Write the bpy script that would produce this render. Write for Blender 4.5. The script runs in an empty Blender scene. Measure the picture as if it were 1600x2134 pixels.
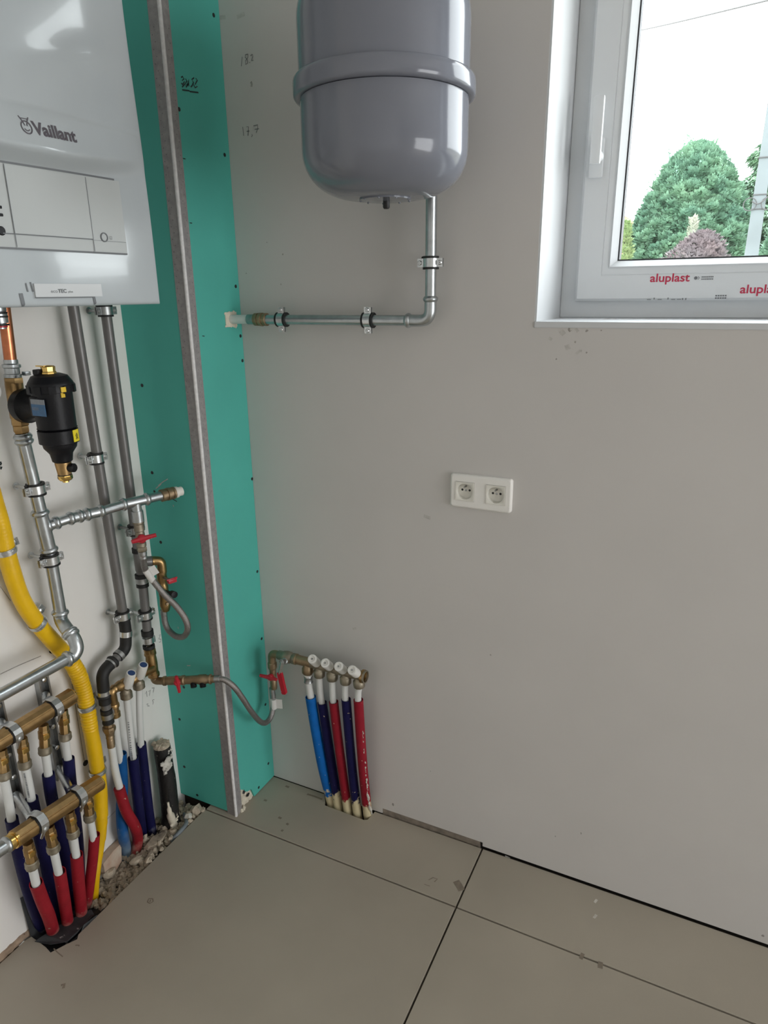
import bpy, bmesh, math, random
from mathutils import Vector, Matrix
SC = bpy.context.scene
COL = SC.collection
random.seed(7)
PI = math.pi
V = Vector

# ------------------------------------------------------------------ camera, sky, light, exposure
cd = bpy.data.cameras.new('camera')
cam = bpy.data.objects.new('camera', cd); COL.objects.link(cam)
cd.sensor_fit = 'HORIZONTAL'; cd.sensor_width = 36.0; cd.lens = 1416.7 / 1600 * 36.0
cd.clip_start = 0.02; cd.clip_end = 300
yaw, pit, rol = math.radians(26.16905), math.radians(17.81678), math.radians(-0.64757)
cf = V((-math.sin(yaw) * math.cos(pit), math.cos(yaw) * math.cos(pit), -math.sin(pit)))
cr = V((math.cos(yaw), math.sin(yaw), 0)); cu = cr.cross(cf)
cr2 = math.cos(rol) * cr + math.sin(rol) * cu
cu2 = -math.sin(rol) * cr + math.cos(rol) * cu
cam.matrix_world = Matrix(((cr2.x, cu2.x, -cf.x, 1.2656), (cr2.y, cu2.y, -cf.y, -1.3935), (cr2.z, cu2.z, -cf.z, 1.39), (0, 0, 0, 1)))
SC.camera = cam

SKY = 9.0
wd = bpy.data.worlds.new('sky'); SC.world = wd; wd.use_nodes = True
bg = wd.node_tree.nodes['Background']
bg.inputs[0].default_value = (0.93, 0.97, 1.0, 1); bg.inputs[1].default_value = SKY
SC.view_settings.view_transform = 'Standard'
SC.view_settings.look = 'None'
SC.view_settings.gamma = 1.0
SC.view_settings.use_curve_mapping = False
SC.view_settings.exposure = 0.0

RX = 5.0            # right wall; an unseen doorway and lamp are added in it to brighten the room
def area_light(name, loc, rot, sx, sy, power, portal=False):
    l = bpy.data.lights.new(name, 'AREA'); l.shape = 'RECTANGLE'; l.size = sx; l.size_y = sy
    l.energy = power; l.color = (0.97, 0.985, 1.0); l.cycles.is_portal = portal
    o = bpy.data.objects.new(name, l); COL.objects.link(o); o.location = loc; o.rotation_euler = rot
area_light('window_portal', (1.40, 0.30, 1.83), (-PI / 2, 0, 0), 0.96, 1.0, 0, True)
area_light('added_fill_light', (RX + 0.17, -1.10, 1.0), (0, PI / 2, 0), 1.96, 2.05, 70.0)  # added lamp, lifts the room where the window alone is too dim

# ------------------------------------------------------------------ materials
MATS = {}
def mat(name, col, rough=0.5, metal=0.0, vary=0.0, vscale=20, bump=0.0, bscale=60, coat=0.0, spec=0.5, col2=None, spots=None, detail=4):
    """principled material; vary: value change by noise, col2: second colour blended in by noise, spots: (colour, scale, threshold)"""
    m = bpy.data.materials.new(name); m.use_nodes = True
    nt = m.node_tree; N = nt.nodes; K = nt.links
    b = N['Principled BSDF']
    b.inputs['Roughness'].default_value = rough; b.inputs['Metallic'].default_value = metal
    b.inputs['Specular IOR Level'].default_value = spec
    b.inputs['Coat Weight'].default_value = coat
    b.inputs['Base Color'].default_value = (*col, 1)
    tc = N.new('ShaderNodeNewGeometry')
    out = None
    if vary or col2:
        n = N.new('ShaderNodeTexNoise'); n.inputs['Scale'].default_value = vscale; n.inputs['Detail'].default_value = detail
        K.new(tc.outputs['Position'], n.inputs['Vector'])
        r = N.new('ShaderNodeValToRGB'); K.new(n.outputs['Fac'], r.inputs['Fac'])
        r.color_ramp.elements[0].position = 0.3; r.color_ramp.elements[1].position = 0.7
        c2 = col2 or tuple(c * (1 + vary) for c in col)
        c1 = col if col2 else tuple(c * (1 - vary) for c in col)
        r.color_ramp.elements[0].color = (*c1, 1); r.color_ramp.elements[1].color = (*c2, 1)
        out = r.outputs['Color']
        K.new(out, b.inputs['Base Color'])
    if spots:
        n = N.new('ShaderNodeTexNoise'); n.inputs['Scale'].default_value = spots[1]; n.inputs['Detail'].default_value = 6
        K.new(tc.outputs['Position'], n.inputs['Vector'])
        r = N.new('ShaderNodeValToRGB'); K.new(n.outputs['Fac'], r.inputs['Fac'])
        r.color_ramp.elements[0].position = spots[2]; r.color_ramp.elements[1].position = spots[2] + 0.04
        mx = N.new('ShaderNodeMix'); mx.data_type = 'RGBA'
        K.new(r.outputs['Color'], mx.inputs[0])
        if out: K.new(out, mx.inputs[6])
        else: mx.inputs[6].default_value = (*col, 1)
        mx.inputs[7].default_value = (*spots[0], 1)
        K.new(mx.outputs[2], b.inputs['Base Color'])
    if bump:
        n = N.new('ShaderNodeTexNoise'); n.inputs['Scale'].default_value = bscale; n.inputs['Detail'].default_value = 3
        K.new(tc.outputs['Position'], n.inputs['Vector'])
        bp = N.new('ShaderNodeBump'); bp.inputs['Strength'].default_value = bump; bp.inputs['Distance'].default_value = 0.002
        K.new(n.outputs['Fac'], bp.inputs['Height']); K.new(bp.outputs['Normal'], b.inputs['Normal'])
    MATS[name] = m
    return m

def dusty(name, col, dust, z0, z1, rough=0.55, scale=60, low=None):
    """sleeve plastic whose lowest end is crusted with dried plaster (z0..z1, ragged edge), plus a few flecks"""
    m = mat(name, col, rough, vary=0.12, vscale=35, bump=0.25, bscale=150, spec=0.22)
    nt = m.node_tree; N = nt.nodes; K = nt.links; b = N['Principled BSDF']
    base = b.inputs['Base Color'].links[0].from_socket
    g = N.new('ShaderNodeNewGeometry'); s = N.new('ShaderNodeSeparateXYZ'); K.new(g.outputs['Position'], s.inputs[0])
    n = N.new('ShaderNodeTexNoise'); n.inputs['Scale'].default_value = scale; n.inputs['Detail'].default_value = 6
    K.new(g.outputs['Position'], n.inputs['Vector'])
    a = N.new('ShaderNodeMath'); a.operation = 'MULTIPLY_ADD'; K.new(n.outputs['Fac'], a.inputs[0]); a.inputs[1].default_value = 0.12; K.new(s.outputs['Z'], a.inputs[2])
    r = N.new('ShaderNodeMapRange'); K.new(a.outputs[0], r.inputs[0])
    r.inputs[1].default_value = z0 + 0.06; r.inputs[2].default_value = z1 + 0.06; r.inputs[3].default_value = 1; r.inputs[4].default_value = 0
    n2 = N.new('ShaderNodeTexNoise'); n2.inputs['Scale'].default_value = 110; n2.inputs['Detail'].default_value = 2
    K.new(g.outputs['Position'], n2.inputs['Vector'])
    r2 = N.new('ShaderNodeMapRange'); K.new(n2.outputs['Fac'], r2.inputs[0]); r2.inputs[1].default_value = 0.73; r2.inputs[2].default_value = 0.75
    mx0 = N.new('ShaderNodeMath'); mx0.operation = 'MAXIMUM'; K.new(r.outputs[0], mx0.inputs[0]); K.new(r2.outputs[0], mx0.inputs[1])
    mx = N.new('ShaderNodeMix'); mx.data_type = 'RGBA'; K.new(mx0.outputs[0], mx.inputs[0]); K.new(base, mx.inputs[6]); mx.inputs[7].default_value = (*dust, 1)
    K.new(mx.outputs[2], b.inputs['Base Color'])
    return m

M = MATS
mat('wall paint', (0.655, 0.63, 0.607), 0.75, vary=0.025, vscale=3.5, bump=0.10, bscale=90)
mat('lit wall paint', (0.86, 0.84, 0.805), 0.7, vary=0.03, vscale=3, bump=0.10, bscale=80)  # same paint as the back wall, lightened to carry its stronger light
mat('reveal paint', (0.66, 0.675, 0.69), 0.55, vary=0.01, bump=0.05)
mat('ceiling paint', (0.86, 0.85, 0.83), 0.8, vary=0.02, bump=0.05)
mat('tile', (0.415, 0.37, 0.30), 0.5, vary=0.09, vscale=2.6, bump=0.06, bscale=120, detail=9)
mat('grout', (0.045, 0.035, 0.026), 0.9, vary=0.2)
mat('dark gap', (0.02, 0.017, 0.014), 0.95, vary=0.2)
mat('raw screed', (0.25, 0.21, 0.17), 0.95, vary=0.3, vscale=40, bump=1.0, bscale=70)
mat('brown edge', (0.33, 0.24, 0.17), 0.95, vary=0.3, vscale=60, bump=0.8, bscale=80)
mat('green board', (0.086, 0.47, 0.395), 0.7, vary=0.04, vscale=6, bump=0.08, bscale=120)
mat('gypsum core', (0.72, 0.66, 0.54), 0.95, vary=0.12, vscale=50, bump=0.8, bscale=90)
mat('corner bead', (0.38, 0.36, 0.36), 0.5, metal=0.35, vary=0.14, vscale=90, bump=0.7, bscale=400)
mat('bead hole', (0.17, 0.16, 0.16), 0.7, vary=0.1)
mat('bead ridge', (0.78, 0.77, 0.765), 0.5, metal=0.0, vary=0.1, vscale=120, bump=0.2, bscale=300)
mat('black', (0.012, 0.012, 0.013), 0.5, vary=0.2)
mat('black plastic', (0.005, 0.005, 0.007), 0.42, vary=0.15, bump=0.12, bscale=250, spec=0.28)
mat('rubber', (0.012, 0.012, 0.012), 0.6, vary=0.2)
mat('pencil', (0.22, 0.22, 0.22), 0.7, vary=0.2, vscale=200)
mat('ink', (0.02, 0.03, 0.03), 0.6, vary=0.2)
mat('scuff and gap tone', (0.36, 0.335, 0.31), 0.8, vary=0.3, vscale=120)
mat('smudge', (0.56, 0.54, 0.51), 0.8, vary=0.15, vscale=90)
mat('tile smudge', (0.24, 0.20, 0.155), 0.6, vary=0.15, vscale=90)
mat('white enamel', (0.47, 0.51, 0.53), 0.14, coat=0.3, vary=0.01)
mat('white plastic', (0.60, 0.62, 0.63), 0.3, vary=0.01)
mat('panel grey', (0.47, 0.495, 0.49), 0.35, vary=0.01)
mat('logo grey', (0.10, 0.09, 0.105), 0.5, vary=0.05)
mat('seam grey', (0.16, 0.17, 0.18), 0.5, vary=0.05)
mat('socket plastic', (0.93, 0.91, 0.87), 0.35, vary=0.01)
mat('socket insert', (0.84, 0.82, 0.75), 0.35, vary=0.01)
mat('pvc', (0.77, 0.79, 0.805), 0.3, vary=0.01)
mat('gasket', (0.02, 0.02, 0.025), 0.6, vary=0.1)
mat('red print', (0.55, 0.035, 0.085), 0.5, vary=0.05)
mat('grey print', (0.18, 0.19, 0.20), 0.5, vary=0.1)
mat('vessel grey', (0.19, 0.20, 0.235), 0.12, coat=0.0, vary=0.02)
mat('galvanised', (0.50, 0.53, 0.545), 0.32, metal=1.0, vary=0.10, vscale=50, bump=0.06, bscale=140)
mat('zinc bright', (0.68, 0.70, 0.71), 0.28, metal=1.0, vary=0.10, vscale=90)
mat('steel dull', (0.40, 0.41, 0.41), 0.42, metal=1.0, vary=0.15, vscale=60)
mat('grey pipe', (0.175, 0.17, 0.165), 0.36, metal=0.25, vary=0.07, vscale=30)
mat('copper', (0.62, 0.22, 0.11), 0.28, metal=1.0, vary=0.25, vscale=30)
mat('brass', (0.42, 0.275, 0.125), 0.36, metal=1.0, vary=0.15, vscale=60, bump=0.1, bscale=200)
mat('bright brass', (0.75, 0.50, 0.16), 0.22, metal=1.0, vary=0.1, vscale=60)
mat('dull brass', (0.36, 0.27, 0.17), 0.52, metal=1.0, vary=0.2, vscale=60, bump=0.1, bscale=200)
mat('nickel brass', (0.36, 0.32, 0.25), 0.55, metal=1.0, vary=0.2, vscale=60)
mat('white pipe', (0.74, 0.75, 0.73), 0.4, vary=0.03)
mat('gas yellow', (0.85, 0.51, 0.004), 0.35, vary=0.06, vscale=30, bump=0.25, bscale=70)
mat('red handle', (0.50, 0.018, 0.035), 0.35, vary=0.1, spots=((0.6, 0.35, 0.35), 130, 0.70))
mat('cap white', (0.80, 0.79, 0.75), 0.4, vary=0.02)
mat('cap blue', (0.035, 0.075, 0.21), 0.45, vary=0.05)
mat('label blue', (0.04, 0.13, 0.27), 0.4, vary=0.15, vscale=120)
mat('label grey', (0.25, 0.27, 0.30), 0.4, vary=0.1, vscale=150)
mat('label yellow', (0.85, 0.70, 0.03), 0.4, vary=0.04)
mat('yellow plastic', (0.80, 0.53, 0.02), 0.4, vary=0.05)
mat('paper', (0.72, 0.71, 0.68), 0.7, vary=0.03)
mat('braid', (0.33, 0.31, 0.30), 0.36, metal=0.85, vary=0.25, vscale=500, bump=0.5, bscale=900)
mat('membrane', (0.035, 0.038, 0.042), 0.5, vary=0.3, vscale=40, bump=0.3, spots=((0.35, 0.34, 0.33), 60, 0.66))
mat('bitumen', (0.010, 0.009, 0.008), 0.6, vary=0.3, vscale=60, bump=0.8, bscale=110, spots=((0.45, 0.40, 0.33), 42, 0.665))
mat('mortar', (0.47, 0.40, 0.31), 0.95, vary=0.25, vscale=70, bump=0.9, bscale=120)
mat('plaster lump', (0.66, 0.63, 0.57), 0.9, vary=0.15, vscale=80, bump=0.7, bscale=120)
mat('brick dust', (0.50, 0.33, 0.24), 0.95, col2=(0.58, 0.50, 0.40), vscale=35, bump=0.6, bscale=120)
mat('conduit', (0.19, 0.22, 0.24), 0.5, vary=0.2)
dusty('sleeve red', (0.30, 0.012, 0.022), (0.42, 0.25, 0.2), -0.04, 0.02)
dusty('sleeve navy', (0.008, 0.008, 0.058), (0.25, 0.25, 0.28), -0.05, -0.005)
dusty('sleeve blue', (0.006, 0.09, 0.29), (0.22, 0.3, 0.36), -0.03, 0.10, scale=45)
FOAM = (0.66, 0.57, 0.36)
dusty('foamed sleeve blue', (0.004, 0.13, 0.46), FOAM, 0.028, 0.040)
dusty('foamed sleeve navy', (0.008, 0.007, 0.06), FOAM, 0.034, 0.044)
dusty('foamed sleeve red', (0.28, 0.011, 0.024), FOAM, 0.032, 0.044)
# outdoors
mat('conifer leaf', (0.115, 0.235, 0.165), 0.8, col2=(0.215, 0.36, 0.235), vscale=2.2)
mat('spruce leaf', (0.12, 0.20, 0.15), 0.8, col2=(0.236, 0.378, 0.236), vscale=2)
mat('plum leaf', (0.19, 0.175, 0.185), 0.8, col2=(0.28, 0.225, 0.235), vscale=4)
mat('lime leaf', (0.22, 0.32, 0.13), 0.8, col2=(0.30, 0.37, 0.18), vscale=4)
mat('pale leaf', (0.331, 0.378, 0.284), 0.8, col2=(0.425, 0.425, 0.355), vscale=4)
mat('bark', (0.12, 0.09, 0.07), 0.9, vary=0.3, bump=0.6, bscale=20)
mat('concrete pole', (0.125, 0.145, 0.15), 0.8, vary=0.1, vscale=3)
mat('roof tile red', (0.350, 0.210, 0.123), 0.8, vary=0.2, vscale=4)
mat('brick red', (0.385, 0.131, 0.088), 0.9, vary=0.15, vscale=6)
mat('lawn', (0.24, 0.235, 0.20), 0.95, vary=0.3, vscale=3)
mat('cable', (0.05, 0.05, 0.05), 0.6, vary=0.1)

def glass_material():
    m = bpy.data.materials.new('window glass'); m.use_nodes = True
    nt = m.node_tree; N = nt.nodes; K = nt.links
    N.remove(N['Principled BSDF']); out = N['Material Output']
    t = N.new('ShaderNodeBsdfTransparent'); t.inputs[0].default_value = (0.97, 0.985, 0.98, 1)
    g = N.new('ShaderNodeBsdfGlossy'); g.inputs['Roughness'].default_value = 0.01
    f = N.new('ShaderNodeFresnel'); ge = N.new('ShaderNodeNewGeometry'); mr = N.new('ShaderNodeMapRange')
    mr.inputs[3].default_value = 1.45; mr.inputs[4].default_value = 1 / 1.45      # same reflectance on both faces of the sheet
    K.new(ge.outputs['Backfacing'], mr.inputs[0]); K.new(mr.outputs[0], f.inputs[0])
    mx = N.new('ShaderNodeMixShader'); K.new(f.outputs[0], mx.inputs[0]); K.new(t.outputs[0], mx.inputs[1]); K.new(g.outputs[0], mx.inputs[2])
    K.new(mx.outputs[0], out.inputs[0]); MATS['glass'] = m
glass_material()

# ------------------------------------------------------------------ mesh helpers
def frame(d):
    d = V(d).normalized()
    a = V((0, 0, 1)) if abs(d.z) < 0.9 else V((1, 0, 0))
    u = a.cross(d).normalized(); w = d.cross(u)
    return u, w, d

def smooth(pts, k=8):
    P = [V(p) for p in pts]
    P = [P[0] * 2 - P[1]] + P + [P[-1] * 2 - P[-2]]
    out = []
    for i in range(1, len(P) - 2):
        a, b, c, d = P[i - 1:i + 3]
        for j in range(k):
            t = j / k
            out.append(0.5 * ((2 * b) + (c - a) * t + (2 * a - 5 * b + 4 * c - d) * t * t + (3 * b - a - 3 * c + d) * t ** 3))
    out.append(P[-2].copy())
    return out

def bend(pts, r, k=6):
    """polyline with its inner corners rounded to arcs of about radius r"""
    P = [V(p) for p in pts]; out = [P[0]]
    for i in range(1, len(P) - 1):
        a, b, c = P[i - 1], P[i], P[i + 1]
        u = (a - b); w = (c - b); l = min(r, u.length * 0.49, w.length * 0.49)
        p, q = b + u.normalized() * l, b + w.normalized() * l
        for j in range(k + 1):
            t = j / k
            out.append(p * (1 - t) ** 2 + b * 2 * t * (1 - t) + q * t * t)
    out.append(P[-1]); return out

class MB:
    def __init__(self): self.v = []; self.f = []
    def ringverts(self, c, u, w, r, n, ph=0.0):
        b = len(self.v)
        for i in range(n):
            a = 2 * PI * i / n + ph
            self.v.append(c + u * (r * math.cos(a)) + w * (r * math.sin(a)))
        return b
    def bridge(self, a, b, n):
        for i in range(n):
            j = (i + 1) % n
            self.f.append((a + i, a + j, b + j, b + i))
    def tube(self, pts, r, n=14, caps=True, ph=0.0):
        P = [V(p) for p in pts]; m = len(P)
        R = r if isinstance(r, (list, tuple)) else [r] * m
        u = None; prev = None; rings = []
        for i in range(m):
            d = (P[min(i + 1, m - 1)] - P[max(i - 1, 0)])
            if d.length < 1e-9: d = V((0, 0, 1))
            d.normalize()
            if u is None: u = frame(d)[0]
            else:
                u = u - d * u.dot(d)
                if u.length < 1e-6: u = frame(d)[0]
                u.normalize()
            w = d.cross(u)
            rings.append(self.ringverts(P[i], u, w, R[i], n, ph))
        for a, b in zip(rings, rings[1:]): self.bridge(a, b, n)
        if caps:
            self.f.append(tuple(rings[0] + i for i in reversed(range(n)))); self.f.append(tuple(rings[-1] + i for i in range(n)))
        return self
    def lathe(self, o, axis, prof, n=24, caps=True, ph=0.0, u=None):
        o = V(o); a, b, d = frame(axis)
        if u is not None:
            a = (V(u) - d * V(u).dot(d)).normalized(); b = d.cross(a)
        rings = [self.ringverts(o + d * h, a, b, max(r, 1e-5), n, ph) for r, h in prof]
        for p, q in zip(rings, rings[1:]): self.bridge(p, q, n)
        if caps:
            self.f.append(tuple(rings[0] + i for i in reversed(range(n)))); self.f.append(tuple(rings[-1] + i for i in range(n)))
        return self
    def band(self, o, axis, r0, r1, h, n=24):
        """flat ring (a closed band of rectangular section) centred on o"""
        o = V(o); a, b, d = frame(axis)
        rs = [self.ringverts(o + d * z, a, b, r, n) for r, z in ((r0, -h / 2), (r1, -h / 2), (r1, h / 2), (r0, h / 2))]
        for p, q in zip(rs, rs[1:] + rs[:1]): self.bridge(p, q, n)
        return self
    def box(self, c, s, ax=None, bev=0.0):
        c = V(c); X, Y, Z = ax if ax else (V((1, 0, 0)), V((0, 1, 0)), V((0, 0, 1)))
        X, Y, Z = V(X), V(Y), V(Z); hx, hy, hz = s[0] / 2, s[1] / 2, s[2] / 2
        if not bev:
            b = len(self.v)
            for k in (-1, 1):
                for i, j in ((-1, -1), (1, -1), (1, 1), (-1, 1)):
                    self.v.append(c + X * i * hx + Y * j * hy + Z * k * hz)
            for f in ((3, 2, 1, 0), (4, 5, 6, 7), (0, 1, 5, 4), (1, 2, 6, 5), (2, 3, 7, 6), (3, 0, 4, 7)):
                self.f.append(tuple(b + i for i in f))
            return self
        bm = bmesh.new(); bmesh.ops.create_cube(bm, size=1.0)
        for q in bm.verts: q.co = V((q.co.x * s[0], q.co.y * s[1], q.co.z * s[2]))
        bmesh.ops.bevel(bm, geom=bm.edges[:], offset=bev, segments=2, affect='EDGES', profile=0.6)
        bm.verts.index_update(); b = len(self.v)
        for q in bm.verts: self.v.append(c + X * q.co.x + Y * q.co.y + Z * q.co.z)
        for f in bm.faces: self.f.append(tuple(b + q.index for q in f.verts))
        bm.free(); return self
    def bx(self, x0, x1, y0, y1, z0, z1, bev=0.0):
        return self.box(((x0 + x1) / 2, (y0 + y1) / 2, (z0 + z1) / 2), (x1 - x0, y1 - y0, z1 - z0), None, bev)
    def prism(self, poly, d):
        """polygon (3D points) pushed along d"""
        b = len(self.v); n = len(poly); d = V(d)
        self.v += [V(p) for p in poly] + [V(p) + d for p in poly]
        self.f.append(tuple(b + i for i in reversed(range(n)))); self.f.append(tuple(b + n + i for i in range(n)))
        for i in range(n):
            j = (i + 1) % n
            self.f.append((b + i, b + j, b + n + j, b + n + i))
        return self
    def ball(self, c, r, n=12, sc=(1, 1, 1)):
        m = n // 2; c = V(c); rows = []
        for i in range(m + 1):
            t = PI * i / m; b = len(self.v)
            for j in range(n):
                a = 2 * PI * j / n
                self.v.append(c + V((r * sc[0] * math.sin(t) * math.cos(a), r * sc[1] * math.sin(t) * math.sin(a), r * sc[2] * math.cos(t))))
            rows.append(b)
        for p, q in zip(rows, rows[1:]): self.bridge(q, p, n)
        return self
    def shard(self, pts, rng, j=0.004):
        bm = bmesh.new()
        for p in pts:
            for k in range(3): bm.verts.new(V(p) + V((rng.uniform(-j, j), rng.uniform(-j, j), rng.uniform(-j, j))))
        r = bmesh.ops.convex_hull(bm, input=bm.verts[:]); bmesh.ops.delete(bm, geom=[v for v in bm.verts if not v.link_faces], context='VERTS')
        bm.verts.index_update(); b = len(self.v); self.v += [v.co.copy() for v in bm.verts]
        self.f += [tuple(b + v.index for v in f.verts) for f in bm.faces]; bm.free(); return self
    def lump(self, c, r, rng, sc=(1, 1, 1)):
        b0 = len(self.v); self.ball(c, r, 8, sc); c = V(c); cache = {}
        for i in range(b0, len(self.v)):
            d = self.v[i] - c; k = (round(d.x, 5), round(d.y, 5), round(d.z, 5))
            if k not in cache: cache[k] = rng.uniform(0.68, 1.25)
            self.v[i] = c + d * cache[k]
        return self
    def stroke(self, pts, w, nrm, h=0.0006):
        """pen stroke: a flat ribbon of width w lying on a surface with normal nrm"""
        nrm = V(nrm).normalized(); P = [V(p) for p in pts]; b = len(self.v); m = len(P)
        for i in range(m):
            d = (P[min(i + 1, m - 1)] - P[max(i - 1, 0)]).normalized(); s = d.cross(nrm) * (w / 2)
            self.v += [P[i] + s + nrm * h, P[i] - s + nrm * h]
        for i in range(m - 1): self.f.append((b + 2 * i, b + 2 * i + 1, b + 2 * i + 3, b + 2 * i + 2))
        return self

def origin(o):
    p = V((0, 0, 0))
    while o is not None: p = p + o.location; o = o.parent
    return p

def build(name, mb, m, parent=None, sharp=38, kind=None, label=None, loc=None, flat=False):
    o0 = origin(parent) if parent else V(loc or (0, 0, 0))
    me = bpy.data.meshes.new(name)
    me.from_pydata([tuple(v - o0) for v in mb.v], [], mb.f)
    me.validate()
    bm = bmesh.new(); bm.from_mesh(me); bmesh.ops.recalc_face_normals(bm, faces=bm.faces[:]); bm.to_mesh(me); bm.free()
    if not flat:
        me.polygons.foreach_set('use_smooth', [True] * len(me.polygons))
        me.set_sharp_from_angle(angle=math.radians(sharp))
    me.materials.append(MATS[m])
    o = bpy.data.objects.new(name, me); COL.objects.link(o)
    if parent: o.parent = parent
    else: o.location = o0
    if kind: o['kind'] = kind
    if label: o['label'] = label
    return o

def thing(name, label, cat, loc, group=None):
    o = bpy.data.objects.new(name, None); o.empty_display_size = 0.05; COL.objects.link(o)
    o.location = loc; o['label'] = label; o['category'] = cat
    if group: o['group'] = group
    return o

def tag(o, label, cat, group=None):
    o['label'] = label; o['category'] = cat
    if group: o['group'] = group
    return o

def text_mesh(s, size, place, name, m, parent, bold=0.0, align='LEFT', sx=1.0):
    """flat lettering: place(u, v) gives the point on the surface"""
    c = bpy.data.curves.new(name, 'FONT'); c.body = s; c.size = size; c.align_x = align; c.offset = bold
    c.resolution_u = 4
    t = bpy.data.objects.new(name + '_tmp', c); COL.objects.link(t)
    bpy.context.view_layer.update()
    me = bpy.data.meshes.new_from_object(t.evaluated_get(bpy.context.evaluated_depsgraph_get()))
    bpy.data.objects.remove(t); bpy.data.curves.remove(c)
    o0 = origin(parent)
    for v in me.vertices: v.co = V(place(v.co.x * sx, v.co.y)) - o0
    me.materials.clear(); me.materials.append(MATS[m])
    me.name = name
    o = bpy.data.objects.new(name, me); COL.objects.link(o); o.parent = parent
    return o

def lerp(a, b, t): return V(a) * (1 - t) + V(b) * t
UP = V((0, 0, 1)); DN = V((0, 0, -1)); PX = V((1, 0, 0)); PY = V((0, 1, 0)); NY = V((0, -1, 0))

# ------------------------------------------------------------------ room shell
WX0, WX1, WZ0, WZ1 = 0.919, 1.87, 1.334, 2.33      # window opening
b = MB()
for x0, x1, z0, z1 in ((-0.3, 0.565, 0.0, 2.62), (0.565, 0.858, 0.017, 2.62), (0.858, WX0, 0.0055, 2.62), (WX0, WX1, 0.0055, WZ0 - 0.012),
                       (WX0, WX1, WZ1, 2.62), (WX1, RX + 0.3, 0.0055, 2.62)):
    b.bx(x0, x1, 0, 0.30, z0, z1)
wall_back = build('wall_back', b, 'wall paint', kind='structure', flat=True)
b = MB()
b.bx(-0.3, RX + 0.3, 0.012, 0.3, -0.06, 0.03)
build('gap_backing', b, 'dark gap', wall_back, flat=True)
build('gap_filler', MB().bx(0.566, 0.850, 0.0015, 0.02, -0.02, 0.0155), 'raw screed', wall_back, flat=True)
b = MB().bx(WX0 - 0.001, WX0 + 0.004, 0.0005, 0.29, WZ0, WZ1)
b.bx(WX1 - 0.004, WX1 + 0.001, 0.0005, 0.29, WZ0, WZ1).bx(WX0, WX1, 0.0005, 0.29, WZ1 - 0.004, WZ1 + 0.001)
build('window_reveal', b, 'reveal paint', wall_back, flat=True)
b = MB().bx(WX0, WX1, -0.002, 0.29, WZ0 - 0.012, WZ0, 0.002)
build('window_sill', b, 'reveal paint', wall_back, flat=True)
b = MB().stroke([(1.035, 0.112, 1.334), (1.044, 0.14, 1.334), (1.058, 0.1286, 1.334)], 0.004, UP)
build('sill_chip', b, 'brown edge', wall_back)

b = MB().bx(-0.3, 0.0, -0.70, 0.3, 0.0, 2.62).bx(-0.3, 0.0, -3.9, -0.70, 0.016, 2.62).bx(-0.3, -0.004, -0.7, 0.3, -0.08, 0.0)
wall_left = build('wall_left', b, 'lit wall paint', kind='structure', flat=True)
rng = random.Random(3)
b = MB()
y = -0.69
while y > -1.6:
    b.lump((-0.001, y, 0.006), 0.012, rng, (0.5, 1.6, 0.9)); y -= 0.022
build('broken_edge', b, 'brown edge', wall_left, kind='stuff')
b = MB()
b.stroke([(0, -0.6316, 0.647), (0, -0.5876, 0.6449), (0, -0.5356, 0.6398)], 0.0016, PX)
b.stroke([(0, -0.4723, 0.534), (0, -0.4744, 0.4246), (0, -0.4755, 0.3169)], 0.002, PX)
b.stroke([(0, -0.595, 0.8304), (0, -0.579, 0.7914)], 0.0012, PX)
b.stroke([(0, -0.4736, 0.1293), (0, -0.4414, 0.1207), (0, -0.4124, 0.1244)], 0.0012, PX)
build('board_joint', b, 'scuff and gap tone', wall_left)
for p in ((0, -0.5073, 0.6396), (0, -0.4729, 0.3151)):
    b = MB().lathe(p, PX, [(0.0075, -0.001), (0.0075, 0.0008), (0.0035, 0.0006)], 10); build('drill_hole', b, 'black', wall_left)
# pencil figures on the left wall
b = MB(); w = 0.0016
b.stroke([(0, -0.2662, 0.3868), (0, -0.2602, 0.392), (0, -0.2612, 0.375)], w, PX)
b.stroke([(0, -0.254, 0.387), (0, -0.247, 0.3873), (0, -0.2528, 0.373)], w, PX)
b.stroke([(0, -0.2413, 0.3899), (0, -0.233, 0.3866), (0, -0.2384, 0.3749)], w, PX)
b.stroke([(0, -0.2662, 0.3544), (0, -0.261, 0.3542), (0, -0.2636, 0.3484), (0, -0.2573, 0.3446)], w, PX)
b.stroke([(0, -0.2383, 0.3526), (0, -0.245, 0.3551), (0, -0.2426, 0.3477), (0, -0.2453, 0.3419)], w, PX)
b.stroke([(0, -0.1936, 0.5246), (0, -0.1882, 0.5249), (0, -0.1928, 0.5185), (0, -0.1967, 0.5161), (0, -0.1886, 0.5107), (0, -0.1915, 0.5034), (0, -0.1965, 0.5059)], w, PX)
build('pencil_figures', b, 'pencil', wall_left)
b = MB(); w = 0.004
b.stroke([(0, -0.5452, 1.08), (0, -0.5439, 1.076), (0, -0.5467, 1.073)], w, PX); b.stroke([(0, -0.5474, 1.069), (0, -0.5443, 1.069), (0, -0.5472, 1.065)], w, PX)
build('ink_mark', b, 'ink', wall_left)

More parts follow.
